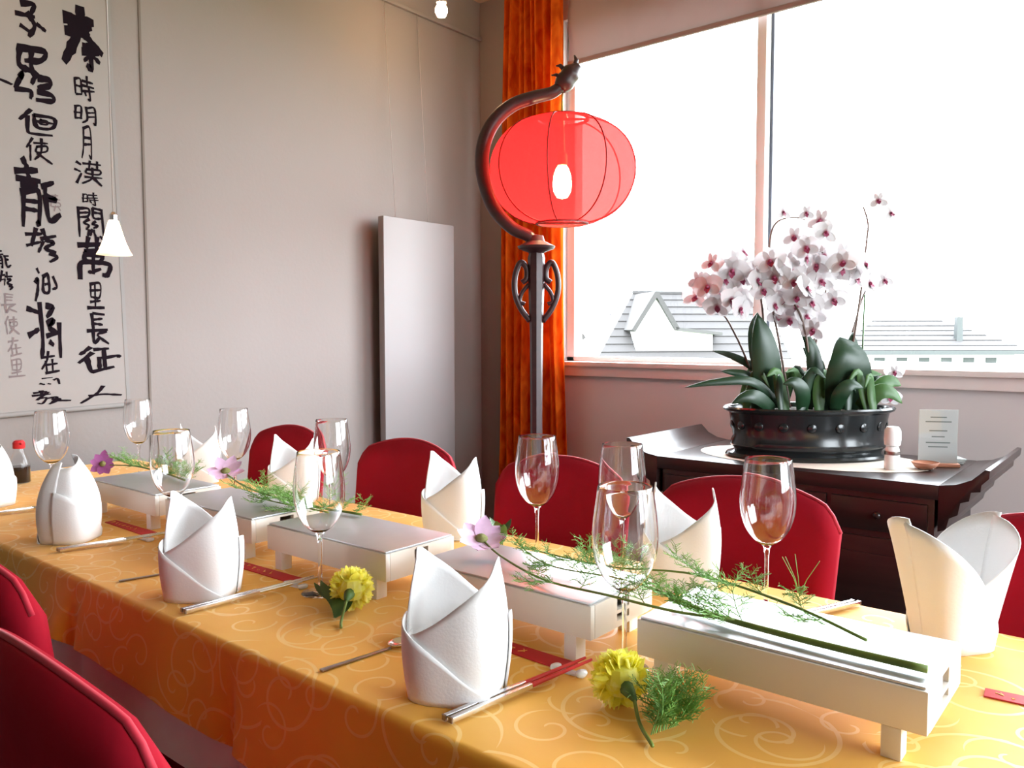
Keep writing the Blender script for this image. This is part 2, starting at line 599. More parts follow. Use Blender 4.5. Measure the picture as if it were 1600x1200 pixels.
for i in range(0, len(edges), 2):
    x0, x1 = edges[i], edges[i + 1]
    MB().add([(x0, YF + 0.045, WZ0 + 0.028), (x1, YF + 0.045, WZ0 + 0.028), (x1, YF + 0.045, WZ1 - 0.05), (x0, YF + 0.045, WZ1 - 0.05)],
             [(0, 1, 2, 3)]).build('pane', M['pane'], win)
m = MB().box(WX0 - 0.05, WX1 + 0.05, YF - 0.055, YF + 0.03, 1.035, 1.058)
o = m.build('window_sill', M['sill'], win, bevel=0.005)
MB().box(WX0 - 0.03, WX1 + 0.03, YF - 0.03, YF - 0.001, 0.985, 1.035).build('sill_apron', M['sill'], win, bevel=0.004)

win2 = thing('window_2', (0, 0, 0), 0, None, None)
struct(win2)
xb0, xb1 = XR + 0.03, XR + 0.10
m = MB().box(xb0, xb1, RY0, RY1, RZ0, RZ0 + 0.05).box(xb0, xb1, RY0, RY1, RZ1 - 0.05, RZ1)
m.box(xb0, xb1, RY0, RY0 + 0.05, RZ0, RZ1).box(xb0, xb1, RY1 - 0.05, RY1, RZ0, RZ1)
m.build('window_frame', M['frame_white'], win2, bevel=0.004)
for y in (1.7,):
    MB().box(xb0, xb1, y - 0.04, y + 0.04, RZ0 + 0.05, RZ1 - 0.05).build('window_post', M['frame_white'], win2, bevel=0.004)
for y0, y1 in ((RY0 + 0.05, 1.66), (1.74, RY1 - 0.05)):
    x = XR + 0.07
    MB().add([(x, y0, RZ0 + 0.05), (x, y1, RZ0 + 0.05), (x, y1, RZ1 - 0.05), (x, y0, RZ1 - 0.05)], [(0, 1, 2, 3)]).build('pane', M['pane'], win2)

# corner pier: the light strip beside the curtain, wall joint, picture rail
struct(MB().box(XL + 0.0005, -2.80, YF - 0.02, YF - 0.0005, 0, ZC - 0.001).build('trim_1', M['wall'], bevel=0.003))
struct(MB().box(XL + 0.0005, XL + 0.004, 1.483, 1.491, 0.05, ZC - 0.001).build('trim_2', M['joint']))
rail = struct(MB().box(XL + 0.0005, XL + 0.018, 1.6, YF - 0.022, 2.792, 2.812).build('trim_3', M['wall'], bevel=0.003))

# ------------------------------------------------------------------ houses outside
R0 = Vector((math.cos(CAM_YAW), math.sin(CAM_YAW), 0))
F0 = Vector((-math.sin(CAM_YAW), math.cos(CAM_YAW), 0))
struct(MB().box(-200, 200, -200, 200, -6.2, -6.0).build('ground', M['garden']))


def roof_tiles(parent, quad, rows, cols, name='roof_tile_course'):
    """courses of overlapping tiles laid on a roof plane (a, b = eaves left/right, c, d = ridge right/left)"""
    a, b, c, d = [Vector(q) for q in quad]
    nrm = (b - a).cross(d - a).normalized()
    if nrm.z < 0:
        nrm = -nrm
    for r in range(rows):
        t0, t1 = r / rows, min(1.0, (r + 1.12) / rows)
        p0, p1 = a.lerp(d, t0), b.lerp(c, t0)
        q0, q1 = a.lerp(d, t1), b.lerp(c, t1)
        up = nrm * 0.06
        MB().add([p0 + up, p1 + up, q1 + nrm * 0.01, q0 + nrm * 0.01, p0, p1],
                 [(0, 1, 2, 3), (4, 5, 1, 0)]).build(name, M['roof'], parent)


h1 = thing('house', F0 * 38.5 + R0 * 6.9 + Vector((0, 0, -6)), CAM_YAW + 0.16,
           'house with grey tiled roof and white gabled dormer, outside the window above the lantern pole', 'house')
# local: x right, y away, ridge at z 9.2 (camera level is 7.2)
RZ, EZ = 9.35, 6.0
MB().box(-2.3, 6.4, 0.4, 6.0, 0, EZ + 0.1).build('wall', M['house_white'], h1)
roof_tiles(h1, [(-3.0, -0.2, EZ), (6.8, -0.2, EZ), (6.8, 3.2, RZ), (-0.15, 3.2, RZ)], 9, 1)
roof_tiles(h1, [(6.8, 6.6, EZ), (-3.0, 6.6, EZ), (-0.15, 3.2, RZ), (6.8, 3.2, RZ)], 9, 1)
MB().add([(-3.0, -0.2, EZ), (-0.15, 3.2, RZ), (-3.0, 6.6, EZ)], [(0, 1, 2)]).build('hip_roof', M['roof'], h1)
MB().box(-0.2, 6.8, 3.1, 3.3, RZ - 0.02, RZ + 0.12).build('ridge_cap', M['roof'], h1)
dm = MB().prism([(-0.95, 5.9), (2.9, 5.9), (2.9, 7.35), (1.0, 7.5), (0.0, 9.0), (-0.95, 7.55)], 0.2, 3.0, 'y').build('dormer', M['house_white'], h1)
MB().prism([(-1.25, 7.45), (-0.1, 9.28), (0.05, 9.28), (1.15, 7.5), (0.95, 7.42), (-0.02, 8.98), (-1.05, 7.38)], -0.05, 3.1, 'y').build('dormer_roof', M['roof'], h1)
MB().prism([(0.95, 7.42), (3.3, 7.18), (3.3, 7.32), (0.95, 7.58)], -0.05, 3.1, 'y').build('dormer_roof', M['house_dark'], h1)

h2 = thing('house', F0 * 47 + R0 * 24.4 + Vector((0, 0, -6)), CAM_YAW - 0.02,
           'low house with pale hipped roof and slim chimney, outside the window behind the orchids', 'house')
EZ2, RZ2 = 6.25, 8.3
MB().box(-4.9, 5.2, 0.6, 7, 0, EZ2 + 0.05).build('wall', M['house_white'], h2)
roof_tiles(h2, [(-5.5, 0, EZ2), (5.9, 0, EZ2), (1.7, 3.8, RZ2), (-1.5, 3.8, RZ2)], 7, 1)
MB().add([(5.9, 0, EZ2), (5.9, 7.6, EZ2), (1.7, 3.8, RZ2)], [(0, 1, 2)]).build('hip_roof', M['roof'], h2)
MB().add([(-5.5, 0, EZ2), (-1.5, 3.8, RZ2), (-5.5, 7.6, EZ2)], [(0, 1, 2)]).build('hip_roof', M['roof'], h2)
MB().box(-5.6, 6.0, -0.15, 0.05, EZ2 - 0.22, EZ2 + 0.02).build('gutter', M['zinc'], h2)
MB().box(2.0, 2.35, 1.0, 1.35, 6.4, 8.25).build('chimney', M['zinc'], h2)
for i in range(7):
    MB().box(-4.3 + i * 1.3, -3.7 + i * 1.3, 0.52, 0.6, 4.9, 5.85).build('house_window', M['zinc'], h2)

h3 = thing('house', F0 * 62 + R0 * 3.9 + Vector((0, 0, -6)), CAM_YAW + 0.1,
           'small distant house with a steep gable, seen between curtain and dormer house', 'house')
MB().box(-1.0, 1.7, 0, 4, 0, 7.0).build('wall', M['house_white'], h3)
MB().prism([(-1.2, 6.9), (0.35, 8.85), (1.9, 6.9)], -0.2, 4.2, 'y').build('roof', M['roof'], h3)
MB().box(0.0, 0.7, -0.28, -0.2, 7.2, 7.9).build('house_window', M['zinc'], h3)

# ------------------------------------------------------------------ curtain and blind
def curtain_fn(u, v):
    x = -2.755 + u * 0.36
    z = 0.03 + v * 2.92
    w = 0.026 * math.sin(u * 2 * PI * 8.5 + 0.4) + 0.012 * math.sin(u * 2 * PI * 13 + v * 2)
    return (x + 0.012 * math.sin(v * 5 + u * 9) - 0.07 * (1 - v) * (1 - 2 * u), 3.29 + w, z)


cur = thing('curtain', (-2.6, 3.3, 0.03), 0, 'orange leaf-patterned curtain gathered in narrow folds beside the window', 'curtain')
MB().grid(120, 40, curtain_fn).xf(Matrix.Translation((2.6, -3.3, -0.03))).build('drape', M['curtain'], cur, smooth=True)
MB().tube([(-0.24, 0, 2.935), (0.24, 0, 2.935)], 0.012, 10).build('curtain_track', M['frame_white'], cur, smooth='auto')

bl = thing('roller_blind', (-1.2, 3.345, 2.531), 0, 'mauve fabric roman blind half lowered over the window', 'blind')
MB().grid(60, 16, lambda u, v: (-1.18 + u * 4.7, 0.008 * math.sin(v * 9 + u * 5) + 0.012 * math.sin(u * 14) * (1 - v), 0.43 * v + 0.001)).build('fabric', M['blind'], bl, smooth=True)
MB().box(-1.18, 3.52, -0.008, 0.008, -0.006, 0.016).build('hem_bar', M['blind'], bl, bevel=0.003)
MB().box(-1.2, 3.54, -0.03, 0.03, 0.42, 0.455).build('headrail', M['frame_white'], bl, bevel=0.004)

# ------------------------------------------------------------------ white panel hanging by the corner
pan = thing('heating_panel', (-2.915, 2.815, 0.25), 0, 'tall white flat panel hanging on two thin wires from the picture rail', 'panel')
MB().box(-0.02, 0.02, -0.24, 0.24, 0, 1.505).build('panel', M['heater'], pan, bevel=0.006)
for y in (-0.14, 0.08):
    MB().tube([(-0.005, y, 1.50), (-0.072, y, 2.542)], 0.0013, 6).build('wire', M['cord'], pan, smooth=True)
for y, z in ((-0.15, 0.3), (0.15, 0.3), (-0.15, 1.3), (0.15, 1.3)):
    MB().tube([(-0.0199, y, z), (-0.084, y, z)], 0.012, 10).build('wall_bracket', M['heater'], pan, smooth='auto')

# ------------------------------------------------------------------ calligraphy scroll
SC = thing('calligraphy_scroll', (XL + 0.012, 1.02, 0.93), 0, 'white paper scroll with columns of black brush calligraphy on the wall', 'scroll')
SC.rotation_euler = (math.radians(1.25), 0, 0)
MB().box(-0.003, 0.003, -0.62, 0.385, 0.0, 1.95).build('scroll_paper', M['paper'], SC)
MB().box(-0.004, 0.0042, 0.372, 0.385, 0.0, 1.95).build('scroll_border', M['paper_edge'], SC)
MB().tube([(0.003, -0.64, 0.0), (0.003, 0.40, 0.0)], 0.009, 12).build('scroll_rod', M['paper_edge'], SC, smooth='auto')

CH = {
 'qin': '52,4 48,30 34,55 10,92*3.0|18,22 50,16 82,17*2.4|26,33 74,29*1.8|12,44 60,38 70,42*2.0|55,40 75,55 98,66*1.8|58,62 82,58*1.2|52,72 92,70*1.3|70,58 72,98 66,94*1.4|70,74 56,88*1|74,76 96,86*1',
 'shi': '10,20 10,75|10,20 36,18 36,74|10,45 35,44|10,74 36,72|46,22 92,20|68,4 68,40|42,41 96,38|46,58 96,55|76,42 76,92 66,86|52,68 60,78',
 'ming': '10,20 10,75|10,20 35,18 35,74|10,46 35,45|10,74 35,72|56,14 54,70 40,97|56,14 90,10 90,94 78,86|56,38 90,36|56,60 90,58',
 'yue': '32,8 30,65 14,98|32,8 76,6 76,96 62,88|32,35 76,33|32,58 76,56',
 'han': '8,12 22,24*1.4|4,40 18,50|8,94 24,60*1.3|36,20 96,17|54,6 54,30|80,4 80,30|46,38 88,36 86,56 46,56 46,38|38,70 97,66|66,30 62,72 30,99|66,70 98,98*1.3',
 'guan': '10,5 10,98|10,5 40,5 40,32 10,32|10,18 40,18|90,5 90,98 80,92|60,5 90,5|60,5 60,32 90,32|60,18 90,18|38,42 28,55 42,56 30,70|66,42 56,55 70,56 58,70|38,76 38,90|60,74 60,95|48,74 46,92',
 'wan': '8,14 92,11*1.5|36,0 35,24*1.4|66,0 64,24*1.4|28,30 74,29 72,54 28,54 28,30*1.5|28,42 72,41*1.2|50,30 50,82*1.3|10,98 12,64 60,60 98,66 92,92 76,90*1.6|50,82 34,86|50,82 70,78',
 'li': '24,8 27,55|24,8 80,6 76,54 27,55|25,32 78,30|51,10 51,92|24,72 80,70|4,95 96,90*1.3',
 'chang': '34,4 32,56*1.6|34,4 80,3|34,20 75,19|34,36 75,35|12,56 92,52*1.2|32,56 34,96 54,80*1.5|84,60 54,74 96,98*1.2',
 'zheng': '32,2 8,30*1.6|36,28 4,58*1.6|22,46 30,98 38,96*1.6|46,12 72,8*1.6|66,14 62,92*1.3|62,48 98,40 100,46*1.5|48,46 48,92*1.3|42,95 84,86*1.5',
 'ren': '56,2 40,40 3,92*1.3|28,58 60,50 98,62*1.5',
 'wei': '30,10 66,6 50,28*1.8|10,40 60,38*1.4|46,34 62,60 44,92*1.8|20,70 40,82*1.2|72,58 92,68*1.3',
 'huan': '20,8 20,40 44,44*1.6|22,8 78,6 70,26 36,28*1.5|50,10 46,40 54,60*1.5|20,62 28,54 10,82*1.3|56,48 46,70*1.2|62,56 86,58 84,70 60,72*1.5|8,86 40,80 40,98|60,80 92,80 92,97 56,97*1.2',
 'dan': '34,2 8,46*1.6|26,30 28,88 40,96 92,92*1.5|48,24 98,20 92,66 50,68 48,24*1.7|64,36 80,36 78,54 62,54 64,36|52,46 92,44*1.2',
 'shi3': '34,4 12,46*1.2|24,34 24,95|38,22 90,20|48,35 84,34 84,56 48,57 48,35|66,6 64,60 40,92*1.2|52,66 98,98*1.4',
 'long': '20,0 30,10*1.6|4,14 48,10*1.6|22,14 28,26*1.4|6,30 50,26*1.5|12,38 46,34*1.4|14,40 10,100*1.4|14,44 46,42 46,92 38,90*1.6|14,58 44,58|14,74 44,74|56,34 82,30*1.3|60,36 66,48 84,52 66,56*1.3|64,52 70,88 96,82*1.5',
 'cheng': '8,22 50,18*1.4|30,0 22,50*1.6|6,48 44,40|56,6 64,30*1.4|48,26 92,22*1.3|60,36 84,42 60,58 88,70*1.5|70,74 92,80 70,96*1.3|50,40 40,70',
 'fei': '24,6 34,18|16,40 30,36 22,70 14,98*1.4|46,30 66,26 64,70 46,72 46,30*1.3|84,30 92,60 78,64|50,50 64,48',
 'jiang': '6,12 26,20*1.5|34,2 36,70 30,98*1.8|4,56 30,46*1.5|54,2 68,10 54,26*1.5|54,36 70,32 60,46 72,56*1.7|52,60 86,50*1.4|80,40 84,100*1.7|58,74 66,80*1.3',
 'zai': '20,24 80,20*1.3|50,2 40,44 16,74*1.3|38,44 40,96|40,60 90,54 |66,38 66,92|34,96 96,88*1.3',
 'bu': '20,14 60,10|66,30 84,24 92,70*1.3|14,60 26,66*1.3|44,60 54,66',
 'jiao': '14,16 40,10*1.5|26,2 30,40*1.5|8,36 46,28*1.5|44,16 16,66*1.5|24,58 40,52 30,90 20,88|46,60 66,52 52,90*1.4|58,66 74,72 44,98*1.4|60,74 100,82*1.8',
 'sig': '30,5 70,5|50,0 50,40|20,25 80,25|25,45 75,45 75,70 25,70 25,45|50,70 40,98|60,72 80,96',
 'dash': '0,30 60,40 100,60*3',
}


def brush(spec, w):
    mb = MB()
    for k, st in enumerate(spec.split('|')):
        ww = 1.0
        if '*' in st:
            st, s = st.split('*')
            ww = float(s)
        pts = [tuple(float(c) + random.uniform(-3.5, 3.5) for c in p.split(',')) for p in st.split()]
        P = smooth_path([(0, x, y) for x, y in pts], 5) if len(pts) > 2 else [Vector((0, *pts[0])).lerp(Vector((0, *pts[1])), t / 4) for t in range(5)]
        n = len(P)
        vs = []
        for i, p in enumerate(P):
            t = (P[min(i + 1, n - 1)] - P[max(i - 1, 0)]).normalized()
            s = Vector((0, -t.z, t.y))
            q = i / (n - 1)
            wd = w * 1.25 * ww ** 0.8 * (1.15 - 0.55 * math.sin(PI * q) ** 2 * 0.6) * (1 if q < 0.8 else 1 - (q - 0.8) * 2.2) * random.uniform(0.85, 1.15)
            e = (Vector((0, 0, 0)) if 0 < i < n - 1 else t * wd * 0.35 * (-1 if i == 0 else 1))
            vs += [p + s * wd / 2 + e, p - s * wd / 2 + e]
        z = 0.0001 * k
        mb.add([(z, v.y, v.z) for v in vs], [(2 * i, 2 * i + 1, 2 * i + 3, 2 * i + 2) for i in range(n - 1)])
    return mb


def char(key, y, ztop, zbot, width, w=7.0, material='ink'):
    """one brushed character: y = centre along the wall, between two heights on the scroll"""
    b = brush(CH[key], w)
    hgt = ztop - zbot
    b.v = [(0.0036 + v[0], y - 0 + (v[1] - 50) / 100 * width, ztop - v[2] / 100 * hgt) for v in b.v]
    return b.build('character', M[material], SC)


def column(rows, y0, y1, k):
    """rows: (key, pixel top, pixel bottom, width) given as heights above the scroll bottom"""
    for key, za, zb, wd, w in rows:
        za, zb = 0.0155 + za * k, 0.0155 + zb * k
        char(key, y0 + (y1 - y0) * (1.32 - (za + zb) / 2) / 1.32, za, zb, wd, w)


# heights are metres above the scroll's lower edge
column([('qin', 1.405, 1.20, 0.135, 7.5), ('shi', 1.175, 1.085, 0.07, 8), ('ming', 1.075, 1.005, 0.085, 8), ('yue', 0.995, 0.885, 0.055, 8),
        ('han', 0.88, 0.79, 0.095, 7), ('shi', 0.765, 0.715, 0.06, 8), ('guan', 0.71, 0.60, 0.10, 7), ('wan', 0.595, 0.455, 0.115, 8),
        ('li', 0.445, 0.34, 0.06, 8), ('chang', 0.33, 0.215, 0.085, 7.5), ('zheng', 0.205, 0.115, 0.15, 7), ('ren', 0.062, 0.0, 0.145, 7)], 0.28, 0.28, 0.977)
column([('wei', 1.425, 1.30, 0.10, 8), ('huan', 1.28, 1.085, 0.135, 7), ('dan', 1.055, 0.97, 0.115, 7), ('shi3', 0.96, 0.875, 0.085, 7),
        ('long', 0.87, 0.645, 0.14, 6), ('cheng', 0.64, 0.52, 0.11, 7), ('fei', 0.505, 0.38, 0.09, 7), ('jiang', 0.375, 0.18, 0.12, 6),
        ('zai', 0.20, 0.12, 0.065, 8), ('bu', 0.11, 0.068, 0.075, 8), ('jiao', 0.062, -0.02 + 0.03, 0.125, 7)], 0.12, 0.112, 0.948)
char('dash', 0.005, 1.11, 1.07, 0.09, 8)
char('sig', 0.165, 0.74, 0.685, 0.05, 7, 'ink_red')
for i, key in enumerate(('long', 'cheng', 'chang', 'shi3', 'zai', 'li')):
    char(key, -0.008 + 0.004 * i, 0.545 - i * 0.072, 0.482 - i * 0.072, 0.05, 7, 'ink' if i < 2 else 'ink_red')

# ------------------------------------------------------------------ pendant lamp and halogen spot
pl = thing('pendant_lamp', (-2.176, 0.994, 1.405), 0, 'small bell-shaped glass pendant lamp hanging in front of the calligraphy scroll', 'lamp')
MB().lathe([(0.044, 0), (0.037, 0.012), (0.028, 0.034), (0.020, 0.062), (0.013, 0.088), (0.007, 0.094)], 28).build('lamp_shade', M['pendant'], pl, smooth=True)
MB().lathe([(0.0, 0.012), (0.013, 0.02), (0.016, 0.034), (0.011, 0.05), (0.0, 0.056)], 14).build('bulb', M['pendant_bulb'], pl, smooth=True)
MB().lathe([(0.010, 0.089), (0.010, 0.104), (0.004, 0.112)], 14, cap0=True, cap1=True).build('cap', M['steel'], pl, smooth='auto')
MB().tube([(0, 0, 0.110), (0, 0, 1.592)], 0.0016, 6).build('cord', M['cord'], pl, smooth=True)
sp_ = thing('halogen_spotlight', (-2.59, 2.66, 2.645), 0, 'small glowing halogen spotlight hanging below the ceiling near the corner', 'lamp')
MB().lathe([(0.0, -0.034), (0.018, -0.03), (0.027, -0.012), (0.026, 0.008), (0.016, 0.022)], 18).build('bulb', M['spot_bulb'], sp_, smooth=True)
MB().lathe([(0.017, 0.02), (0.024, 0.03), (0.02, 0.06), (0.009, 0.07)], 18, cap0=True, cap1=True).build('socket', M['cord'], sp_, smooth='auto')
MB().tube([(0, 0, 0.068), (0, 0, 0.352)], 0.004, 8).build('rod', M['cord'], sp_, smooth=True)

sp2 = copy_tree(sp_)
sp2.location = (-2.5, 0.78, 2.645)
tag(sp2, 'second halogen spotlight near the ceiling above the calligraphy scroll', 'lamp')

# ------------------------------------------------------------------ dining table and cloths
TX0, TX1, TY0, TY1, TZ = -2.86, 0.95, 0.615, 1.355, 0.752
tb = thing('dining_table', (-0.95, 0.985, 0), 0, 'long banquet table under the orange and white tablecloths', 'table')
MB().box(TX0 + 0.96, TX1 + 0.94, TY0 - 0.975, TY1 - 0.995, 0.71, 0.742).build('tabletop', M['dark_wood'], tb, bevel=0.004)
for x in (-1.75, -0.45, 0.62, 1.72):
    MB().box(x - 0.03, x + 0.03, -0.05, 0.05, 0.04, 0.71).build('leg', M['black'], tb, bevel=0.003)
    MB().box(x - 0.03, x + 0.03, -0.095, 0.085, 0.0, 0.04).build('leg_foot', M['black'], tb, bevel=0.003)


def drape(z_top, z_hem, grow, amp, seed, thick_name, material, label, cat='tablecloth'):
    rnd = random.Random(seed)
    ph = [rnd.uniform(0, 6.28) for _ in range(6)]
    drop = z_top - z_hem
    r = 0.012
    prof = []            # (y, z, t) t=0 on top, 1 at hem
    y0, y1 = TY0 - grow, TY1 + grow
    nd = 10
    for k in range(nd, 0, -1):
        prof.append((y1, z_top - r - (drop - r) * k / nd, k / nd, 1))
    for k in range(5):
        a = k / 4 * PI / 2
        prof.append((y1 - r + r * math.cos(a), z_top - r + r * math.sin(a), 0, 0))
    for k in range(1, 14):
        prof.append((y1 - r + (y0 + r - y1 + r) * k / 14, z_top, 0, 0))
    for k in range(5):
        a = PI / 2 + k / 4 * PI / 2
        prof.append((y0 + r + r * math.cos(a), z_top - r + r * math.sin(a), 0, 0))
    for k in range(1, nd + 1):
        prof.append((y0, z_top - r - (drop - r) * k / nd, k / nd, -1))
    NX = 420

    def fold(x):
        s = math.sin(x * 9 + ph[0]) + 0.7 * math.sin(x * 17 + ph[1]) + 0.5 * math.sin(x * 31 + ph[2])
        k = 0.0
        for cx in (-1.52, -1.02, -0.5, -2.1, -2.6):
            k += 1.6 * math.exp(-((x - cx) / 0.022) ** 2)
        return s * 0.35 - k * 0.8

    mb = MB()

    def fn(u, v):
        x = TX0 + (TX1 - TX0) * u
        y, z, t, sd = prof[round(v * (len(prof) - 1))]
        f = fold(x)
        if sd:
            y += sd * (amp * t * (1.0 + f) + 0.004 * t)
            z += t * 0.012 * math.sin(x * 5 + ph[3]) + t * t * 0.010 * f
        return (x, y, z)
    mb.grid(NX, len(prof), fn)
    o = mb.build(thick_name, material, None, smooth=True)
    return tag(o, label, cat)


tag(drape(0.7445, 0.55, 0.001, 0.012, 3, 'under_tablecloth', M['undercloth'], 'plain white under-cloth showing below the orange tablecloth hem'), cat='tablecloth')
drape(0.752, 0.625, 0.006, 0.018, 11, 'tablecloth', M['cloth'], 'orange damask tablecloth with gold swirls covering the long table')

# ------------------------------------------------------------------ chairs
def backrest_mb(w=0.38, h=0.50, t=0.055, arch=0.045):
    """upright padded back: outline in x-z with an arched top and slightly tapered sides, thickness in y"""
    nx, nz = 25, 12
    mb = MB()

    def outline(u, v):
        x = (u - 0.5) * w * (0.90 + 0.10 * v)
        q = 2 * u - 1
        top = h - arch * q * q - 0.035 * max(0, abs(q) - 0.8) / 0.2 * max(0, abs(q) - 0.8) / 0.2
        return x, v * top
    fr, bk = [], []
    for side in (-1, 1):
        for i in range(nx):
            for j in range(nz):
                u, v = i / (nx - 1), j / (nz - 1)
                x, z = outline(u, v)
                q = 2 * u - 1
                edge = max(abs(q), v)
                pad = math.sqrt(max(0.0, 1 - max(0, (edge - 0.82) / 0.18) ** 2.2)) if edge < 1 else 0
                y = side * t / 2 * (0.35 + 0.65 * pad) - 0.03 * q * q + 0.06 * (v - 0.5)
                mb.v.append((x, y, z))
    N = nx * nz
    for i in range(nx - 1):
        for j in range(nz - 1):
            a, b, c, d = i * nz + j, (i + 1) * nz + j, (i + 1) * nz + j + 1, i * nz + j + 1
            mb.f.append((a, b, c, d))
            mb.f.append((N + d, N + c, N + b, N + a))
    rim = [i * nz for i in range(nx)] + [(nx - 1) * nz + j for j in range(1, nz)] + [i * nz + nz - 1 for i in range(nx - 2, -1, -1)] + [j for j in range(nz - 2, 0, -1)]
    for k in range(len(rim)):
        a, b = rim[k], rim[(k + 1) % len(rim)]
        mb.f.append((b, a, N + a, N + b))
    return mb


def make_chair():
    root = thing('banquet_chair', (0, 0, 0), 0, 'x', 'chair')
    # local: +y is the back side, seat towards -y
    b = backrest_mb().xf(Matrix.Translation((0, 0, 0.42)))
    br = b.build('backrest', M['velvet'], root, smooth=True)
    pts = []
    for i in range(25):
        q = -1 + i / 12
        pts.append((q * 0.19, 0.03 - 0.03 * q * q + 0.0, 0.42 + 0.50 - 0.045 * q * q - 0.035 * (max(0, abs(q) - 0.8) / 0.2) ** 2 + 0.001))
    MB().tube(pts, 0.0045, 6).build('piping', M['velvet_pipe'], br, smooth=True)
    MB().box(-0.20, 0.20, -0.42, -0.02, 0.41, 0.485).build('seat', M['velvet'], root, bevel=0.02, seg=3)
    sk = MB()
    per = [(-0.2, -0.02), (-0.2, -0.42), (0.2, -0.42), (0.2, -0.02)]

    def skirt(u, v):
        s = u * 3
        k = min(2, int(s))
        f = s - k
        p, q = per[k], per[k + 1]
        x, y = p[0] + (q[0] - p[0]) * f, p[1] + (q[1] - p[1]) * f
        w = 0.006 * math.sin(u * 70) * (1 - v)
        return (x * (1 + 0.03 * (1 - v)) + w, y * (1 + 0.02 * (1 - v)) + w, 0.20 + v * 0.23)
    sk.grid(80, 5, skirt).build('seat_skirt', M['velvet'], root, smooth='auto')
    for x in (-0.17, 0.17):
        for y in (-0.39, -0.02):
            MB().tube([(x, y, 0.42), (x * 1.08, y * 1.04, 0.0)], [0.016, 0.012], 8).build('leg', M['black'], root, smooth='auto')
    return root


chair0 = make_chair()
chair_spots = [
    (-0.653, 1.515, 0, 'crimson covered chair with arched back, between white napkin and dark console'),
    (-1.10, 1.515, 0, 'crimson covered chair in front of the lamp pole and orange curtain'),
    (-1.625, 1.515, 0, 'crimson covered chair in front of the hanging white panel'),
    (-2.17, 1.515, 0, 'crimson covered chair farthest along the window side of the table'),
    (-0.105, 1.515, 0, 'crimson covered chair partly cut by the right frame edge'),
    (-0.885, 0.33, PI, 'crimson covered chair in the bottom left corner, its back to the camera'),
    (-1.42, 0.425, PI, 'crimson covered chair at the left edge, behind the bottom left corner chair'),
]
for i, (x, y, rz, lab) in enumerate(chair_spots):
    c = chair0 if i == 0 else copy_tree(chair0)
    c.location = (x, y, 0)
    c.rotation_euler = (0, 0, rz)
    c.scale = (1, 1, 0.98)
    tag(c, lab, 'chair', 'crimson chairs round the banquet table')
    if i == 5:
        c.scale = (1.12, 1, 0.955)
    if i == 6:
        c.scale = (1.1, 1, 0.955)

# ------------------------------------------------------------------ white food warmers in a row
def make_warmer():
    root = thing('food_warmer', (0, 0, 0), 0, 'x', 'warmer')
    L, D = 0.335, 0.162                     # along x, along y; origin on the table at the middle
    z0, z1 = 0.034, 0.080
    for s in (-1, 1):
        MB().box(-L / 2, L / 2, s * D / 2 - (0.010 if s > 0 else 0), s * D / 2 + (0.010 if s < 0 else 0), z0, z1).build('side_panel', M['box_white'], root, bevel=0.0015)
        x0, x1 = (s * L / 2 - 0.010, s * L / 2) if s > 0 else (-L / 2, -L / 2 + 0.010)
        yi = D / 2 - 0.0102
        e = MB().box(x0, x1, -yi, -0.016, z0, z1).box(x0, x1, 0.016, yi, z0, z1)
        e.box(x0, x1, -0.016, 0.016, z0, z0 + 0.009).box(x0, x1, -0.016, 0.016, z0 + 0.019, z1 - 0.022).box(x0, x1, -0.016, 0.016, z1 - 0.004, z1)
        e.build('end_panel', M['box_white'], root)
    for sx in (-1, 1):
        for sy in (-1, 1):
            x, y = sx * (L / 2 - 0.034), sy * (D / 2 - 0.012)
            MB().box(x - 0.010, x + 0.010, y - 0.0115, y + 0.0115, 0.0, z0).build('foot', M['box_white'], root, bevel=0.001)
    MB().box(-L / 2 + 0.011, L / 2 - 0.011, -D / 2 + 0.011, D / 2 - 0.011, z0, z0 + 0.006).build('base_board', M['box_white'], root)
    MB().box(-L / 2 + 0.003, L / 2 - 0.003, -D / 2 + 0.003, D / 2 - 0.003, z1 + 0.0003, z1 + 0.0035).build('hot_plate', M['plate'], root, bevel=0.001)
    for x in (-0.09, 0.09):
        cnd = MB().lathe([(0.0, 0), (0.018, 0), (0.019, 0.012), (0.017, 0.012), (0.017, 0.009), (0, 0.009)], 16, (x, 0, z0 + 0.0062)).build('tealight', M['steel'], root, smooth='auto')
    return root


w0 = make_warmer()
for i, (xr, lab) in enumerate([
        (-0.178, 'white food warmer with metal top nearest the camera, long green stem end on it'),
        (-0.583, 'white food warmer with lilac flower and feathery sprigs on its metal top'),
        (-0.985, 'white food warmer with bare metal top, behind the upper yellow carnation'),
        (-1.372, 'white food warmer with green foliage and lilac flower at its end'),
        (-1.752, 'white food warmer farthest from the camera, pale sprigs on top')]):
    w = w0 if i == 0 else copy_tree(w0)
    w.location = (xr - 0.1675, 0.954, TZ)
    tag(w, lab, 'warmer', 'white food warmers in a row down the table')

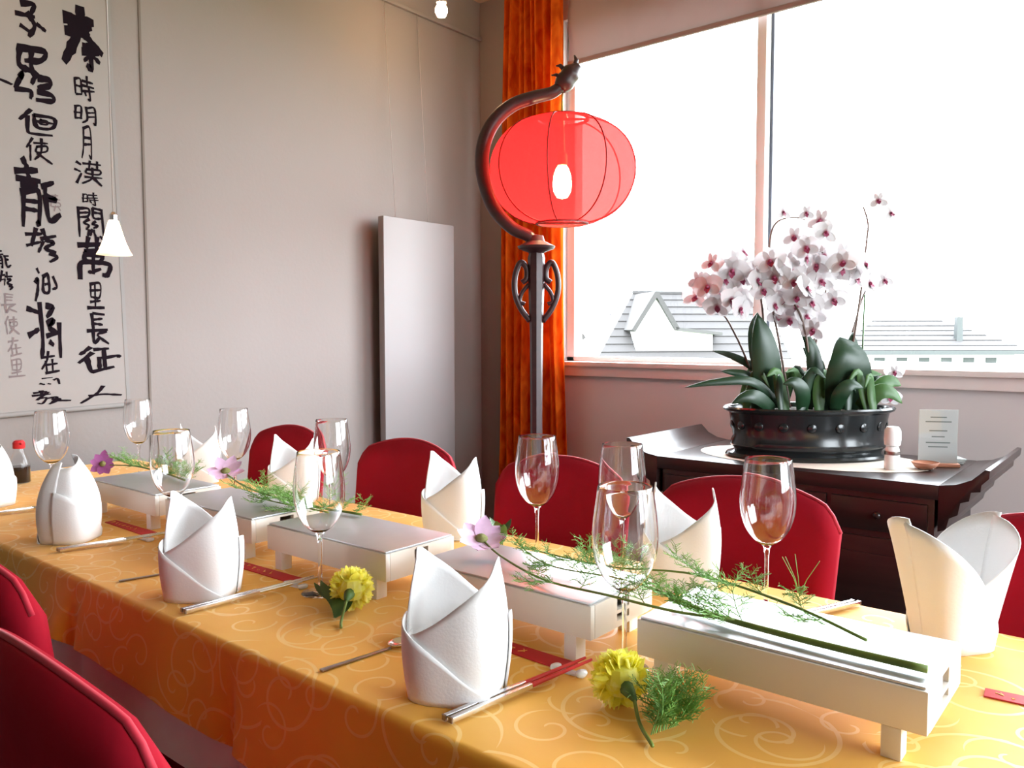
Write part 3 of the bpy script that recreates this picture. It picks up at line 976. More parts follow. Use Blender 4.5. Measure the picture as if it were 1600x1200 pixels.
# ------------------------------------------------------------------ folded napkins
def make_napkin(name, loc, rz, label, h=0.178, r=0.058, flare=0.0, lo=0.44, squash=0.92, flap_h=0.54, crease=math.radians(-12), close=0.0):
    root = thing(name, loc, rz, label, 'napkin', 'white folded napkins at each setting')
    nu, nv = 30, 14

    def pt(a, z, rr):
        v = z / h
        ca, sa = math.cos(a - crease), math.sin(a - crease)
        sq = (abs(ca) ** 3.2 + abs(sa) ** 3.2) ** (-1 / 3.2)            # rounded-square section: the pressed creases
        k = rr * sq * (0.93 + 0.13 * math.sin(PI * min(1, v * 1.1)) - 0.10 * v * v - close * v ** 3) + flare * v * v
        return (k * math.cos(a), k * math.sin(a) * squash, z)

    mb = MB()
    for s0 in (0.0, PI):
        def sheet(u, v, s0=s0):
            a = s0 - u * (PI + 0.22) + 0.05
            s = (1 - math.cos(min(1, u * 1.05) * PI)) / 2
            top = h * (1 - (1 - lo) * s) * (1.0 if s0 else 0.93)
            return pt(a, 0.0005 + v * top, r - 0.0016 * u)
        mb.grid(nu, nv, sheet)
    mb.build('folded_cloth', M['napkin'], root, smooth='auto', solid=0.0018, angle=24)
    fl = MB()
    for s0 in (0.0, PI):
        def flap(u, v, s0=s0):
            w = u * 0.80
            a = s0 - PI - 0.06 + w * PI
            s = (1 - math.cos(w * PI)) / 2 / 0.9045
            top = h * flap_h * max(0.0, 1 - s) + 0.0012
            return pt(a, 0.0005 + v * top, r + 0.0032)
        fl.grid(nu, 10, flap)
    fl.build('cuff_fold', M['napkin'], root, smooth='auto', solid=0.0018, angle=24)
    return root


AY = CAM_YAW
make_napkin('folded_napkin', (-0.672, 0.712, TZ), AY, 'white mitre-folded napkin in front, left of the front yellow carnation')
make_napkin('folded_napkin', (-1.262, 0.708, TZ), AY + 0.15, 'white mitre-folded napkin between the steel chopsticks and the far-left napkins, two clear peaks', r=0.056)
make_napkin('folded_napkin', (-1.835, 0.725, TZ), AY - 1.60, 'white folded napkin with a vertical ridge in front of a wine glass, left side', h=0.182, lo=0.86, close=0.55, crease=0.0, flap_h=0.6)
make_napkin('folded_napkin', (-2.365, 0.735, TZ), AY - 0.6, 'white folded napkin cut by the left frame edge near the soy bottle', lo=0.82, close=0.45, crease=0.3)
make_napkin('folded_napkin', (-1.215, 1.275, TZ), AY - 0.1, 'white folded napkin in front of the chair by the hanging panel', h=0.185)
make_napkin('folded_napkin', (-0.655, 1.272, TZ), AY + 0.1, 'white folded napkin half hidden behind the nearest wine glass', h=0.182, r=0.060)
make_napkin('folded_napkin', (-0.232, 1.265, TZ), AY + 0.42, 'white wide-open folded napkin with two spread peaks, right side', h=0.188, r=0.050, flare=0.052, flap_h=0.95, lo=0.30)
make_napkin('folded_napkin', (-1.80, 1.278, TZ), AY + 0.2, 'white folded napkin in front of the farthest crimson chair')
make_napkin('folded_napkin', (-2.262, 1.265, TZ), AY + 0.6, 'white folded napkin farthest back, before the bare wall')

# ------------------------------------------------------------------ wine glasses
def make_glass():
    root = thing('wine_glass', (0, 0, 0), 0, 'x', 'glass')
    bowl = [(0.004, 0.104), (0.012, 0.1065), (0.024, 0.116), (0.034, 0.131), (0.0405, 0.150), (0.0432, 0.170), (0.0425, 0.192), (0.0395, 0.216), (0.0358, 0.2425)]
    op_ = [(p.y, p.z) for p in smooth_path([(0, a, b) for a, b in bowl], 4)]
    ip_ = [(max(0.0, r - (0.0011 if z < 0.2 else 0.0011 - 0.0007 * (z - 0.2) / 0.0425)), z + (0.0014 if k < 6 else 0)) for k, (r, z) in enumerate(op_)][:-1]
    MB().lathe(op_ + [(0.0356, 0.2428)] + ip_[::-1] + [(0.0, 0.1056)], 48, cap0=True).build('bowl', M['stem_glass'], root, smooth='auto', angle=50)
    stem = [(0.0042, 0.006), (0.0036, 0.02), (0.0033, 0.05), (0.0035, 0.085), (0.0052, 0.100), (0.009, 0.1055), (0.004, 0.1062)]
    MB().lathe(stem, 16, cap0=True, cap1=True).build('stem', M['stem_glass'], root, smooth=True)
    MB().lathe([(0.0, 0.0062), (0.006, 0.0058), (0.018, 0.0028), (0.031, 0.0014), (0.0325, 0.0007), (0.031, 0.0001), (0.0, 0.0001)], 40).build('foot', M['stem_glass'], root, smooth=True)
    return root


g0 = make_glass()
for i, (x, y, lab) in enumerate([
        (-0.545, 0.895, 'clear wine glass nearest the camera, standing in the gap between two warmers'),
        (-1.112, 0.838, 'clear wine glass beside the upper yellow carnation, in front of a bare-topped warmer'),
        (-0.953, 1.237, 'clear wine glass in front of the orange curtain and lamp pole'),
        (-0.49, 1.235, 'clear wine glass in front of the dark console and crimson chair back'),
        (-0.762, 1.24, 'clear wine glass mostly hidden behind the nearest wine glass'),
        (-2.27, 0.858, 'clear wine glass below the calligraphy, behind the ridged left napkin'),
        (-1.60, 0.836, 'clear wine glass behind the two-peaked napkin, before the pale sprigs'),
        (-1.946, 1.192, 'clear wine glass before the plain wall, left of the farthest crimson chair'),
        (-1.515, 1.18, 'clear wine glass seen just behind the glass by the upper carnation'),
        (-2.475, 1.187, 'faint clear wine glass farthest away, beneath the last brush character')]):
    g = g0 if i == 0 else copy_tree(g0)
    g.location = (x, y, TZ + 0.0004)
    g.rotation_euler = (0, 0, i * 0.7)
    tag(g, lab, 'glass', 'wine glasses on the banquet table')

# ------------------------------------------------------------------ chopsticks, rests, paper sleeves, spoons
def make_chopstick(tip_mat):
    root = thing('chopstick', (0, 0, 0), 0, 'x', 'chopstick')
    MB().box(-0.0032, 0.0032, 0.0, 0.125, 0, 0.0064).build('handle', M['steel'], root, bevel=0.0009)
    MB().tube([(0, 0.125, 0.0032), (0, 0.236, 0.0026)], [0.0033, 0.0019], 10).build('tip', M[tip_mat], root, smooth='auto')
    MB().box(-0.0033, 0.0033, -0.002, 0.0, -0.0001, 0.0065).build('end_cap', M['steel_dark'], root)
    return root


def place_sticks(x, y, rz, tip, lab, near=('nearer', 'farther from')):
    a = make_chopstick(tip)
    b = copy_tree(a)
    for o, dx, which in ((a, -0.005, near[0]), (b, 0.005, near[1])):
        o.location = (x + dx, y, TZ + 0.0025)
        o.rotation_euler = (math.radians(1.0), 0, rz)
        tag(o, lab + ', the one ' + which + ' it', 'chopstick', 'chopsticks laid by the napkins')


def make_rest(x, y, rz, lab):
    root = thing('chopstick_rest', (x, y, TZ + 0.0002), rz, lab, 'rest', 'porcelain chopstick rests')
    mb = MB().lathe([(0.0, 0), (0.006, 0.0), (0.0075, 0.003), (0.0065, 0.0058), (0.0, 0.0062)], 14, (-0.019, 0, 0), 1.0, 1.35)
    mb.build('end_knob', M['porcelain'], root, smooth=True)
    MB().lathe([(0.0, 0), (0.006, 0.0), (0.0075, 0.003), (0.0065, 0.0058), (0.0, 0.0062)], 14, (0.019, 0, 0), 1.0, 1.35).build('end_knob', M['porcelain'], root, smooth=True)
    MB().prism([(-0.019, 0.0), (0.019, 0.0), (0.017, 0.0036), (0.0, 0.0016), (-0.017, 0.0036)], -0.006, 0.006, 'y').build('bar', M['porcelain'], root, bevel=0.0006)


def make_sleeve(x0, x1, y, rz, lab):
    cx, L = (x0 + x1) / 2, x1 - x0
    root = thing('paper_sleeve', (cx, y, TZ + 0.0004), rz, lab, 'paper sleeve', 'red paper chopstick sleeves')
    MB().prism([(-L / 2, -0.013), (L / 2, -0.016), (L / 2, 0.016), (-L / 2, 0.013)], 0.0, 0.0016, 'z').build('sleeve', M['red_paper'], root)
    rnd = random.Random(int(-cx * 1000))
    for k in range(7):
        px_ = -L * 0.42 + k * L * 0.085
        p = [(px_ + rnd.uniform(-.005, .005), rnd.uniform(-.006, .006), 0.0019) for _ in range(4)]
        MB().tube(p, 0.0007, 4).build('gold_mark', M['gold_print'], root)


place_sticks(-0.620, 0.640, 0.0 - 0.14, 'red_lacquer', 'silver and red chopstick by the front napkin')
place_sticks(-1.193, 0.636, -0.10, 'steel', 'steel chopstick beside the two-peaked napkin')
place_sticks(-1.735, 0.662, -0.22, 'steel', 'steel chopstick beside the ridged left napkin')
place_sticks(-0.385, 1.345, PI - 0.35, 'steel', 'steel chopstick behind the warmer, left of the wide-open napkin', ('farther from', 'nearer'))
place_sticks(-2.22, 0.66, -0.15, 'steel', 'steel chopstick by the napkin cut by the left frame edge')
make_rest(-0.594, 0.838, 0.1, 'white porcelain chopstick rest under the red chopstick tips')
make_rest(-1.175, 0.832, 0.1, 'white porcelain chopstick rest by the upper yellow carnation')
make_rest(-1.70, 0.822, 0.1, 'white porcelain chopstick rest behind the two-peaked napkin')
make_sleeve(-0.80, -0.600, 0.872 - 0.018, -0.02, 'red paper chopstick sleeve with gold marks behind the front napkin')
make_sleeve(-1.40, -1.185, 0.848, 0.03, 'red paper chopstick sleeve behind the two-peaked napkin')
make_sleeve(-1.93, -1.72, 0.853, 0.0, 'red paper chopstick sleeve between the two left napkins')
make_sleeve(-0.165, 0.03, 1.12, 0.1, 'red paper sleeve at the right edge beside the nearest warmer')


def make_spoon(x, y, rz, lab):
    root = thing('slim_spoon', (x, y, TZ + 0.0004), rz, lab, 'spoon', 'slim steel spoons beside the napkins')
    MB().prism([(-0.0042, 0), (0.0042, 0), (0.0022, 0.11), (-0.0022, 0.11)], 0.0005, 0.0028, 'z').build('handle', M['steel_dark'], root, bevel=0.0006)
    MB().lathe([(0.0, 0.0005), (0.008, 0.001), (0.014, 0.004), (0.0155, 0.0065)], 20, (0, 0.131, 0), 1.0, 1.5).build('spoon_bowl', M['steel'], root, smooth=True, solid=0.0008)


make_spoon(-0.846, 0.636, -0.12, 'slim steel spoon handle left of the front napkin')
make_spoon(-1.440, 0.648, -0.25, 'slim steel spoon handle left of the two-peaked napkin')

# soy sauce bottle
so = thing('soy_bottle', (-2.66, 0.915, TZ), 0, 'soy sauce bottle with red cap behind the left napkins', 'bottle')
MB().lathe([(0.026, 0.001), (0.029, 0.004), (0.029, 0.052), (0.022, 0.075), (0.014, 0.095), (0.013, 0.108)], 24, cap0=True).build('glass_body', M['acrylic'], so, smooth=True)
MB().lathe([(0.0, 0.002), (0.027, 0.003), (0.0278, 0.05), (0.0, 0.05)], 24).build('sauce', M['soy'], so, smooth='auto')
MB().lathe([(0.0155, 0.104), (0.0165, 0.106), (0.0165, 0.122), (0.012, 0.128), (0.0, 0.129)], 24, cap0=True).build('cap', M['cap_red'], so, smooth='auto')
MB().tube([(0.014, 0, 0.118), (0.026, 0, 0.122)], [0.004, 0.0025], 8).build('spout', M['cap_red'], so, smooth='auto')

# ------------------------------------------------------------------ flowers on the table
def petal_mb(L, W, cup=0.2, tipround=0.7, nseg=6, notch=0.0):
    """one flat petal growing along +x from the origin, curled up by cup"""
    vs, fs = [], []
    for i in range(nseg + 1):
        t = i / nseg
        w = W / 2 * math.sin(PI * min(1, 0.08 + t ** tipround * 0.92)) ** 0.7 if t < 1 else 0.02 * W
        x = L * t
        z = cup * L * t * t
        vs += [(x, -w, z + 0.06 * W), (x - notch * (t == 1), 0, z), (x, w, z + 0.06 * W)]
    for i in range(nseg):
        a = i * 3
        fs += [(a, a + 3, a + 4, a + 1), (a + 1, a + 4, a + 5, a + 2)]
    return vs, fs


def cosmos(parent, loc, tilt, material, size=0.045, n=8, name='flower_head', rnd=random):
    mb = MB()
    for k in range(n):
        vs, fs = petal_mb(size * rnd.uniform(0.85, 1.05), size * 0.62, rnd.uniform(0.0, 0.35), 1.15)
        m_ = Matrix.Rotation(2 * PI * k / n + rnd.uniform(-.08, .08), 4, 'Z') @ Matrix.Rotation(rnd.uniform(-.15, .1), 4, 'Y')
        mb.add([m_ @ Vector(v) for v in vs], fs)
    fh = mb.build(name, M[material], parent, smooth=True)
    MB().lathe([(0.0, 0.0), (size * 0.2, 0.001), (size * 0.23, 0.004), (size * 0.15, 0.008), (0, 0.009)], 14).build('flower_disc', M['disc'], fh, smooth=True)
    fh.location = loc
    fh.rotation_euler = tilt
    return fh


def feather(mb, p, d, L, rnd, depth=2, r=0.0007):
    """thread-like dill foliage: a thin branch with finer threads"""
    d = d.normalized()
    n = 5
    pts = [p]
    q = p.copy()
    for i in range(n):
        d = (d + Vector((rnd.uniform(-.25, .25), rnd.uniform(-.25, .25), rnd.uniform(-.16, .2)))).normalized()
        q = q + d * (L / n)
        q.z = max(q.z, p.z - 0.012)
        pts.append(q.copy())
        if depth > 0:
            for s in (-1, 1):
                side = d.cross(Vector((0, 0, 1))).normalized() * s
                feather(mb, q.copy(), d * 0.7 + side * rnd.uniform(0.6, 1.1) + Vector((0, 0, rnd.uniform(-.15, .35))), L * rnd.uniform(0.32, 0.5), rnd, depth - 1, r * 0.75)
    mb.tube(pts, [r] * (len(pts) - 1) + [r * 0.4], 3, cap=False)


def sprig(loc, stems, label, cat, seed, heads=(), leaves=True, fr=0.0008, dens=0.62, flen=0.055, extra=()):
    rnd = random.Random(seed)
    root = thing('flower_sprig', loc, 0, label, cat)
    o = Vector(loc)
    fm = MB()
    for pts, r0, r1, branches in stems:
        P = smooth_path([Vector(p) - o for p in pts], 7)
        n = len(P)
        MB().tube(P, [r0 + (r1 - r0) * i / (n - 1) for i in range(n)], 6).build('stem', M['dill_dark'], root, smooth=True)
        for (t0, t1, cnt) in branches:
            for k in range(int(cnt * dens)):
                t = t0 + (t1 - t0) * (k + rnd.random()) / (cnt * dens)
                i = min(n - 2, int(t * (n - 1)))
                d = P[i + 1] - P[i]
                s = rnd.choice((-1, 1))
                side = d.cross(Vector((0, 0, 1))).normalized() * s
                feather(fm, P[i].copy(), d.normalized() * rnd.uniform(0.2, 1) + side * rnd.uniform(0.4, 1) + Vector((0, 0, rnd.uniform(0.0, 0.5))), flen * rnd.uniform(0.6, 1.25), rnd, 2, fr)
    if fm.v:
        f = fm.build('feathery_leaves', M['dill'], root)
        f['kind'] = 'stuff'
    for (p, tilt, m_, size) in heads:
        cosmos(root, Vector(p) - o, tilt, m_, size, rnd=rnd)
    return root


ZT = 0.8375
FT = (0.42, 0.12, CAM_YAW)       # flower faces tilted up and towards the camera
sprig((-0.55, 0.94, ZT), [
    ([(-0.186, 0.905, ZT + 0.006), (-0.30, 0.905, ZT + 0.006), (-0.42, 0.915, ZT + 0.006), (-0.50, 0.935, ZT + 0.009)], 0.0048, 0.0034, [(0.55, 1.0, 9)]),
    ([(-0.40, 0.912, ZT + 0.008), (-0.47, 0.888, ZT + 0.010), (-0.56, 0.878, ZT + 0.014), (-0.68, 0.90, ZT + 0.006), (-0.80, 0.945, ZT + 0.010), (-0.868, 0.975, ZT + 0.022)], 0.0022, 0.0014, [(0.0, 0.75, 14)]),
    ([(-0.26, 0.955, ZT + 0.004), (-0.36, 0.985, ZT + 0.016), (-0.50, 1.01, ZT + 0.022), (-0.64, 0.995, ZT + 0.012), (-0.80, 1.00, ZT + 0.012)], 0.0022, 0.0012, [(0.1, 1.0, 18)]),
    ([(-0.47, 0.935, ZT + 0.008), (-0.58, 0.955, ZT + 0.012), (-0.70, 0.955, ZT + 0.008), (-0.78, 0.985, ZT + 0.01)], 0.0016, 0.001, [(0.0, 1.0, 14)]),
], 'long feathery green flower stem with an open lilac flower, across the two nearest warmers', 'flower', 5,
    heads=[((-0.862, 0.970, ZT + 0.020), FT, 'lilac', 0.047)], flen=0.05)
sprig((-1.40, 1.0, ZT), [
    ([(-1.22, 1.02, ZT + 0.003), (-1.35, 1.0, ZT + 0.006), (-1.48, 0.985, ZT + 0.014), (-1.62, 1.01, ZT + 0.016), (-1.76, 1.055, ZT + 0.02)], 0.0028, 0.0016, [(0.05, 0.62, 22)]),
    ([(-1.28, 0.99, ZT + 0.004), (-1.40, 0.97, ZT + 0.008), (-1.52, 0.96, ZT + 0.012)], 0.002, 0.001, [(0.1, 1.0, 16)]),
], 'green feathery sprig with a lilac flower, across the middle warmers', 'flower', 8,
    heads=[((-1.765, 1.056, ZT + 0.024), FT, 'lilac', 0.05)], flen=0.055)
s3 = sprig((-2.0, 1.0, ZT), [
    ([(-1.84, 1.0, ZT + 0.003), (-1.95, 0.995, ZT + 0.01), (-2.08, 0.99, ZT + 0.014), (-2.22, 0.985, ZT + 0.004)], 0.0026, 0.0016, [(0.0, 0.75, 26)]),
], 'pale green sprig with a small purple flower, on the farthest warmer', 'flower', 9,
    heads=[((-2.265, 0.985, ZT + 0.002), (1.2, 0.2, CAM_YAW + 0.3), 'purple', 0.036)], flen=0.05)

# bright little leaf cluster beside the lilac flower
lf = thing('leaf_cluster', (-0.93, 1.10, TZ), 0, 'small bright green leaf cluster behind the lilac flower, by the table edge', 'leaf')
MB().tube([(0, 0, 0.001), (0.004, 0.0, 0.04), (0.0, 0.004, 0.085)], 0.0012, 6).build('stem', M['dill_dark'], lf, smooth=True)
for k in range(7):
    vs, fs = petal_mb(0.032, 0.017, 0.3, 1.0)
    m_ = Matrix.Translation((0, 0, 0.06 + 0.005 * k)) @ Matrix.Rotation(k * 1.9, 4, 'Z') @ Matrix.Rotation(-0.9 + 0.1 * k, 4, 'Y')
    MB().add([m_ @ Vector(v) for v in vs], fs).build('leaf', M['leaf_light'], lf, smooth=True)

# wispy dry stalks standing at the table edge
for (x, y, lab) in ((-0.80, 1.20, 'thin dry stalk wisp beside the chair by the curtain'), (-0.47, 1.33, 'thin yellowish stalk wisp at the corner of the chair before the console')):
    ws = thing('stalk_wisp', (x, y, TZ), 0, lab, 'stalk')
    rnd = random.Random(int(-x * 100))
    for k in range(4):
        a = rnd.uniform(0, 6.28)
        MB().tube([(0, 0, 0.001), (0.01 * math.cos(a), 0.01 * math.sin(a), 0.03), (0.03 * math.cos(a), 0.03 * math.sin(a), rnd.uniform(0.05, 0.085))], 0.0006, 4).build('stalk', M['dill'], ws, smooth=True)


def carnation(loc, head, stem_pts, label, seed):
    rnd = random.Random(seed)
    root = thing('yellow_carnation', loc, 0, label, 'flower', 'yellow carnations on the tablecloth')
    o = Vector(loc)
    hc = Vector(head) - o
    tail = Vector(stem_pts[-1]) - o
    axis = (hc - tail)
    axis.z *= 0.3
    axis.normalize()
    rot = Vector((0, 0, 1)).rotation_difference(axis).to_matrix().to_4x4()
    mb = MB()
    R = 0.036
    for k in range(260):
        a = k * 2.39996
        c = 1 - 1.35 * (k + 0.5) / 260
        s = math.sqrt(max(0, 1 - c * c))
        d = Vector((s * math.cos(a), s * math.sin(a), c))
        vs, fs = petal_mb(R * rnd.uniform(0.5, 0.62), R * rnd.uniform(0.26, 0.4), rnd.uniform(-.5, .6), 1.4, 4)
        vs = [(v[0], v[1], v[2] + 0.0012 * math.sin(v[1] * 900 + k) * (v[0] / R)) for v in vs]
        q = Vector((1, 0, 0)).rotation_difference(d).to_matrix().to_4x4()
        m_ = Matrix.Translation(hc) @ rot @ Matrix.Translation(d * R * 0.42) @ q @ Matrix.Rotation(rnd.uniform(0, 6.28), 4, 'X')
        mb.add([m_ @ Vector(v) for v in vs], fs)
    mb.lathe([(0, -R * 0.6), (R * 0.5, -R * 0.4), (R * 0.66, 0), (R * 0.5, R * 0.45), (0, R * 0.6)], 12, tuple(hc))
    p = mb.build('petals', M['yellow'], root)
    p['kind'] = 'stuff'
    base = hc - axis * R * 0.75
    MB().tube([base + axis * 0.008, base - axis * 0.004, base - axis * 0.02], [0.009, 0.007, 0.003], 10).build('calyx', M['calyx'], root, smooth=True)
    P = smooth_path([base - axis * 0.018] + [Vector(q) - o for q in stem_pts], 6)
    MB().tube(P, 0.0022, 7).build('stem', M['dill_dark'], root, smooth=True)
    return root, rnd, o


c1, rnd, o = carnation((-0.42, 0.77, TZ), (-0.490, 0.797, TZ + 0.034), [(-0.445, 0.765, TZ + 0.006), (-0.412, 0.735, TZ + 0.004)],
                       'yellow carnation with feathery fern lying in front, near the table edge', 21)
fm = MB()
for k in range(13):
    feather(fm, Vector((-0.425 + 0.001 * k, 0.755 + 0.003 * k, TZ + 0.004)) - o, Vector((0.02 * k - .15, 0.5, 0.35 + rnd.uniform(0, .3))), 0.05, rnd, 2, 0.0008)
f = fm.build('fern_leaves', M['dill'], c1)
f['kind'] = 'stuff'
c2, rnd, o = carnation((-0.96, 0.78, TZ), (-1.005, 0.818, TZ + 0.034), [(-0.965, 0.765, TZ + 0.006), (-0.945, 0.748, TZ + 0.004)],
                       'yellow carnation beside the wine glass stem, half way up the table', 22)
for k in range(9):
    vs, fs = petal_mb(0.055 + 0.004 * (k % 3), 0.016, 0.15, 1.0)
    m_ = Matrix.Translation(Vector((-0.985 - 0.004 * k, 0.768 + 0.003 * k, TZ + 0.004 + 0.0015 * k)) - o) @ Matrix.Rotation(1.9 + 0.14 * k, 4, 'Z') @ Matrix.Rotation(-0.12 - 0.05 * (k % 4), 4, 'Y')
    MB().add([m_ @ Vector(v) for v in vs], fs).build('leaf', M['calyx'], c2, smooth=True)

# ------------------------------------------------------------------ standing lantern
LX, LY = -1.737, 2.25
lamp = thing('standing_lantern', (LX, LY, 0), CAM_YAW, 'dark carved wooden floor lamp with a round red silk lantern', 'lamp')
K = 2.84 / 1260.0


def lp(px_, py_, d=0.0):
    """lamp-plane position: x along the arm plane, z height"""
    return ((px_ - 838) * K, d, 1.19 - (py_ - 524.5) * K)


MB().lathe([(0.0, 0.0), (0.17, 0.0), (0.175, 0.02), (0.15, 0.04), (0.06, 0.055), (0.035, 0.09), (0.0, 0.09)], 32).build('base', M['lamp_wood'], lamp, smooth='auto')
ztop = lp(0, 385)[2]
MB().lathe([(0.028, 0.08), (0.024, 0.3), (0.021, 0.9), (0.023, 1.2), (0.028, 1.36), (0.030, 1.46), (0.022, ztop - 0.01)], 8).build('pole', M['lamp_wood'], lamp, smooth='auto')
MB().lathe([(0.02, -0.02), (0.03, -0.012), (0.062, 0.0), (0.066, 0.008), (0.05, 0.016), (0.03, 0.026), (0.024, 0.045), (0.0, 0.05)], 24, (0, 0, ztop - 0.012)).build('collar', M['lamp_wood'], lamp, smooth='auto')
for s in (-1, 1):
    for dy in (0, 1):
        pts = [(0.022, 0, 1.24), (0.055, 0, 1.285), (0.075, 0, 1.34), (0.074, 0, 1.40), (0.055, 0, 1.445), (0.035, 0, 1.425), (0.034, 0, 1.39), (0.050, 0, 1.375)]
        if dy:
            pts = [(0.026, 0, 1.37), (0.05, 0, 1.34), (0.058, 0, 1.31), (0.04, 0, 1.30)]
        P = [Vector((p.x * s, p.y, p.z)) for p in smooth_path(pts, 6)]
        MB().tube(P, 0.010 if not dy else 0.007, 8).build('carved_scroll', M['lamp_wood'], lamp, smooth=True)
arm = smooth_path([lp(836, 385), lp(826, 371), lp(800, 358), lp(774, 330), lp(759, 292), lp(754, 258), lp(759, 224), lp(775, 194), lp(801, 172), lp(834, 160), lp(862, 153), lp(880, 140)], 8)
n = len(arm)
a_o = MB().tube(arm, [0.019 + 0.006 * math.sin(PI * i / (n - 1)) for i in range(n)], 14).build('arm', M['lamp_wood'], lamp, smooth=True)
hd = smooth_path([lp(874, 146), lp(884, 134), lp(893, 122), lp(903, 112)], 5)
n = len(hd)
head = MB().tube(hd, [0.024, 0.028, 0.032, 0.034, 0.035, 0.034, 0.033, 0.033, 0.034, 0.034, 0.032, 0.028, 0.024, 0.02, 0.017, 0.012][:n], 12).build('dragon_head', M['lamp_wood'], lamp, smooth=True)
MB().tube([lp(897, 114), lp(899, 104), lp(896, 97)], [0.010, 0.008, 0.003], 8).build('horn', M['lamp_wood'], head, smooth=True)
MB().tube([lp(884, 122), lp(874, 112), lp(868, 113)], [0.010, 0.007, 0.002], 8).build('mane', M['lamp_wood'], head, smooth=True)
MB().tube([lp(878, 132), lp(868, 126), lp(861, 127)], [0.009, 0.006, 0.002], 8).build('mane', M['lamp_wood'], head, smooth=True)
lc = Vector(lp(878, 272))
LR, LH = 0.252, 0.178
ch_ = MB()
MB().tube([lp(878, 148), (lc.x, 0, lc.z + LH + 0.03)], 0.003, 6).build('chain', M['brass'], lamp, smooth=True)
MB().lathe([(0.006, 0), (0.02, 0.004), (0.016, 0.018), (0.006, 0.028)], 16, (lc.x, 0, lc.z + LH - 0.002), cap0=True, cap1=True).build('finial', M['brass'], lamp, smooth='auto')


def lprof(t):
    """lantern profile: t from -1 bottom to 1 top"""
    a = t * 1.33
    return LR * math.cos(a) ** 0.72, LH * math.sin(a) / math.sin(1.33)


NG = 8
vs, fs = [], []
nl, nz = 64, 28
prof = [lprof(-1 + 2 * k / nz) for k in range(nz + 1)]
mb = MB()
for r, z in prof:
    for i in range(nl):
        a = 2 * PI * i / nl
        g = (a / (2 * PI) * NG + 0.32) % 1.0
        sc_ = 1.0 - 0.016 * (1 - math.sin(PI * g)) * 0 - 0.02 * math.sin(PI * g) * 0 - 0.022 * (1 - math.cos(PI / NG) / math.cos((g - 0.5) * 2 * PI / NG)) * -1
        mb.v.append((lc.x + r * sc_ * math.cos(a), r * sc_ * math.sin(a), lc.z + z))
for k in range(nz):
    for i in range(nl):
        j = (i + 1) % nl
        mb.f.append((k * nl + i, k * nl + j, (k + 1) * nl + j, (k + 1) * nl + i))
sh = mb.build('lantern_shade', M['silk'], lamp, smooth=True)
for k in range(NG):
    a = 2 * PI * (k - 0.32) / NG
    P = [(lc.x + (r + 0.001) * math.cos(a), (r + 0.001) * math.sin(a), lc.z + z) for r, z in prof]
    MB().tube(P, 0.0028, 6).build('rib', M['lantern_rib'], sh, smooth=True)
for s in (-1, 1):
    r, z = lprof(s)
    MB().lathe([(r - 0.006, -0.004), (r + 0.003, -0.004), (r + 0.003, 0.004), (r - 0.006, 0.004), (r - 0.006, -0.004)], 32, (lc.x, 0, lc.z + z)).build('ring', M['lantern_rib'], sh, smooth='auto')
    MB().box(lc.x - r, lc.x + r, -0.004, 0.004, lc.z + z - 0.003, lc.z + z + 0.003).build('crossbar', M['lantern_rib'], sh)
MB().lathe([(0.0, -0.055), (0.018, -0.05), (0.030, -0.03), (0.033, -0.005), (0.030, 0.025), (0.022, 0.05), (0.014, 0.06)], 20, (lc.x, 0, lc.z - 0.04)).build('bulb', M['bulb'], lamp, smooth=True)
MB().lathe([(0.014, 0.0), (0.018, 0.002), (0.018, 0.04), (0.01, 0.05), (0.004, 0.22)], 16, (lc.x, 0, lc.z + 0.018), cap0=True, cap1=True).build('bulb_socket', M['brass'], lamp, smooth='auto')

# ------------------------------------------------------------------ altar console
co = thing('altar_console', (-0.985, 2.9, 0), 0, 'dark carved altar console with upturned ends under the window', 'console')
HX, Y0, Y1 = 0.465, -0.30, 0.30
MB().box(-HX, HX, Y0, Y1, 0.705, 0.750).build('top', M['dark_wood'], co, bevel=0.003)
for s in (-1, 1):
    p = [(0.0, 0.75), (0.045, 0.757), (0.085, 0.775), (0.118, 0.808), (0.130, 0.806), (0.128, 0.782), (0.110, 0.762), (0.108, 0.742),
         (0.084, 0.738), (0.080, 0.712), (0.058, 0.704), (0.052, 0.668), (0.030, 0.655), (0.022, 0.620), (0.0, 0.612)]
    p = [(s * (HX + a), z) for a, z in p]
    MB().prism(p, Y0, Y1, 'y').build('upturned_end', M['dark_wood'], co, bevel=0.0015)
MB().box(-HX + 0.012, HX - 0.012, Y0 + 0.02, Y1 - 0.02, 0.09, 0.705).build('carcass', M['dark_wood'], co, bevel=0.003)
for k in range(3):
    x0 = -HX + 0.03 + k * 0.295
    d = MB().box(x0, x0 + 0.28, Y0 + 0.008, Y0 + 0.0199, 0.585, 0.685).build('drawer', M['dark_wood'], co, bevel=0.003)
    MB().lathe([(0.0, 0), (0.012, 0.002), (0.010, 0.008), (0, 0.01)], 12).xf(Matrix.Translation((x0 + 0.14, Y0 + 0.0085, 0.635)) @ Matrix.Rotation(PI / 2, 4, 'X')).build('knob', M['dark_wood'], d, smooth=True)
for k in range(2):
    x0 = -HX + 0.03 + k * 0.4425
    d = MB().box(x0, x0 + 0.43, Y0 + 0.008, Y0 + 0.0199, 0.12, 0.565).build('door', M['dark_wood'], co, bevel=0.003)
    fr_ = MB().box(x0 + 0.05, x0 + 0.38, Y0 + 0.002, Y0 + 0.0079, 0.17, 0.515).build('raised_panel', M['dark_wood'], d, bevel=0.003)
for s in (-1, 1):
    MB().box(s * (HX - 0.04) - 0.03, s * (HX - 0.04) + 0.03, Y0 + 0.02, Y1 - 0.02, 0.0, 0.09).build('foot', M['dark_wood'], co, bevel=0.003)

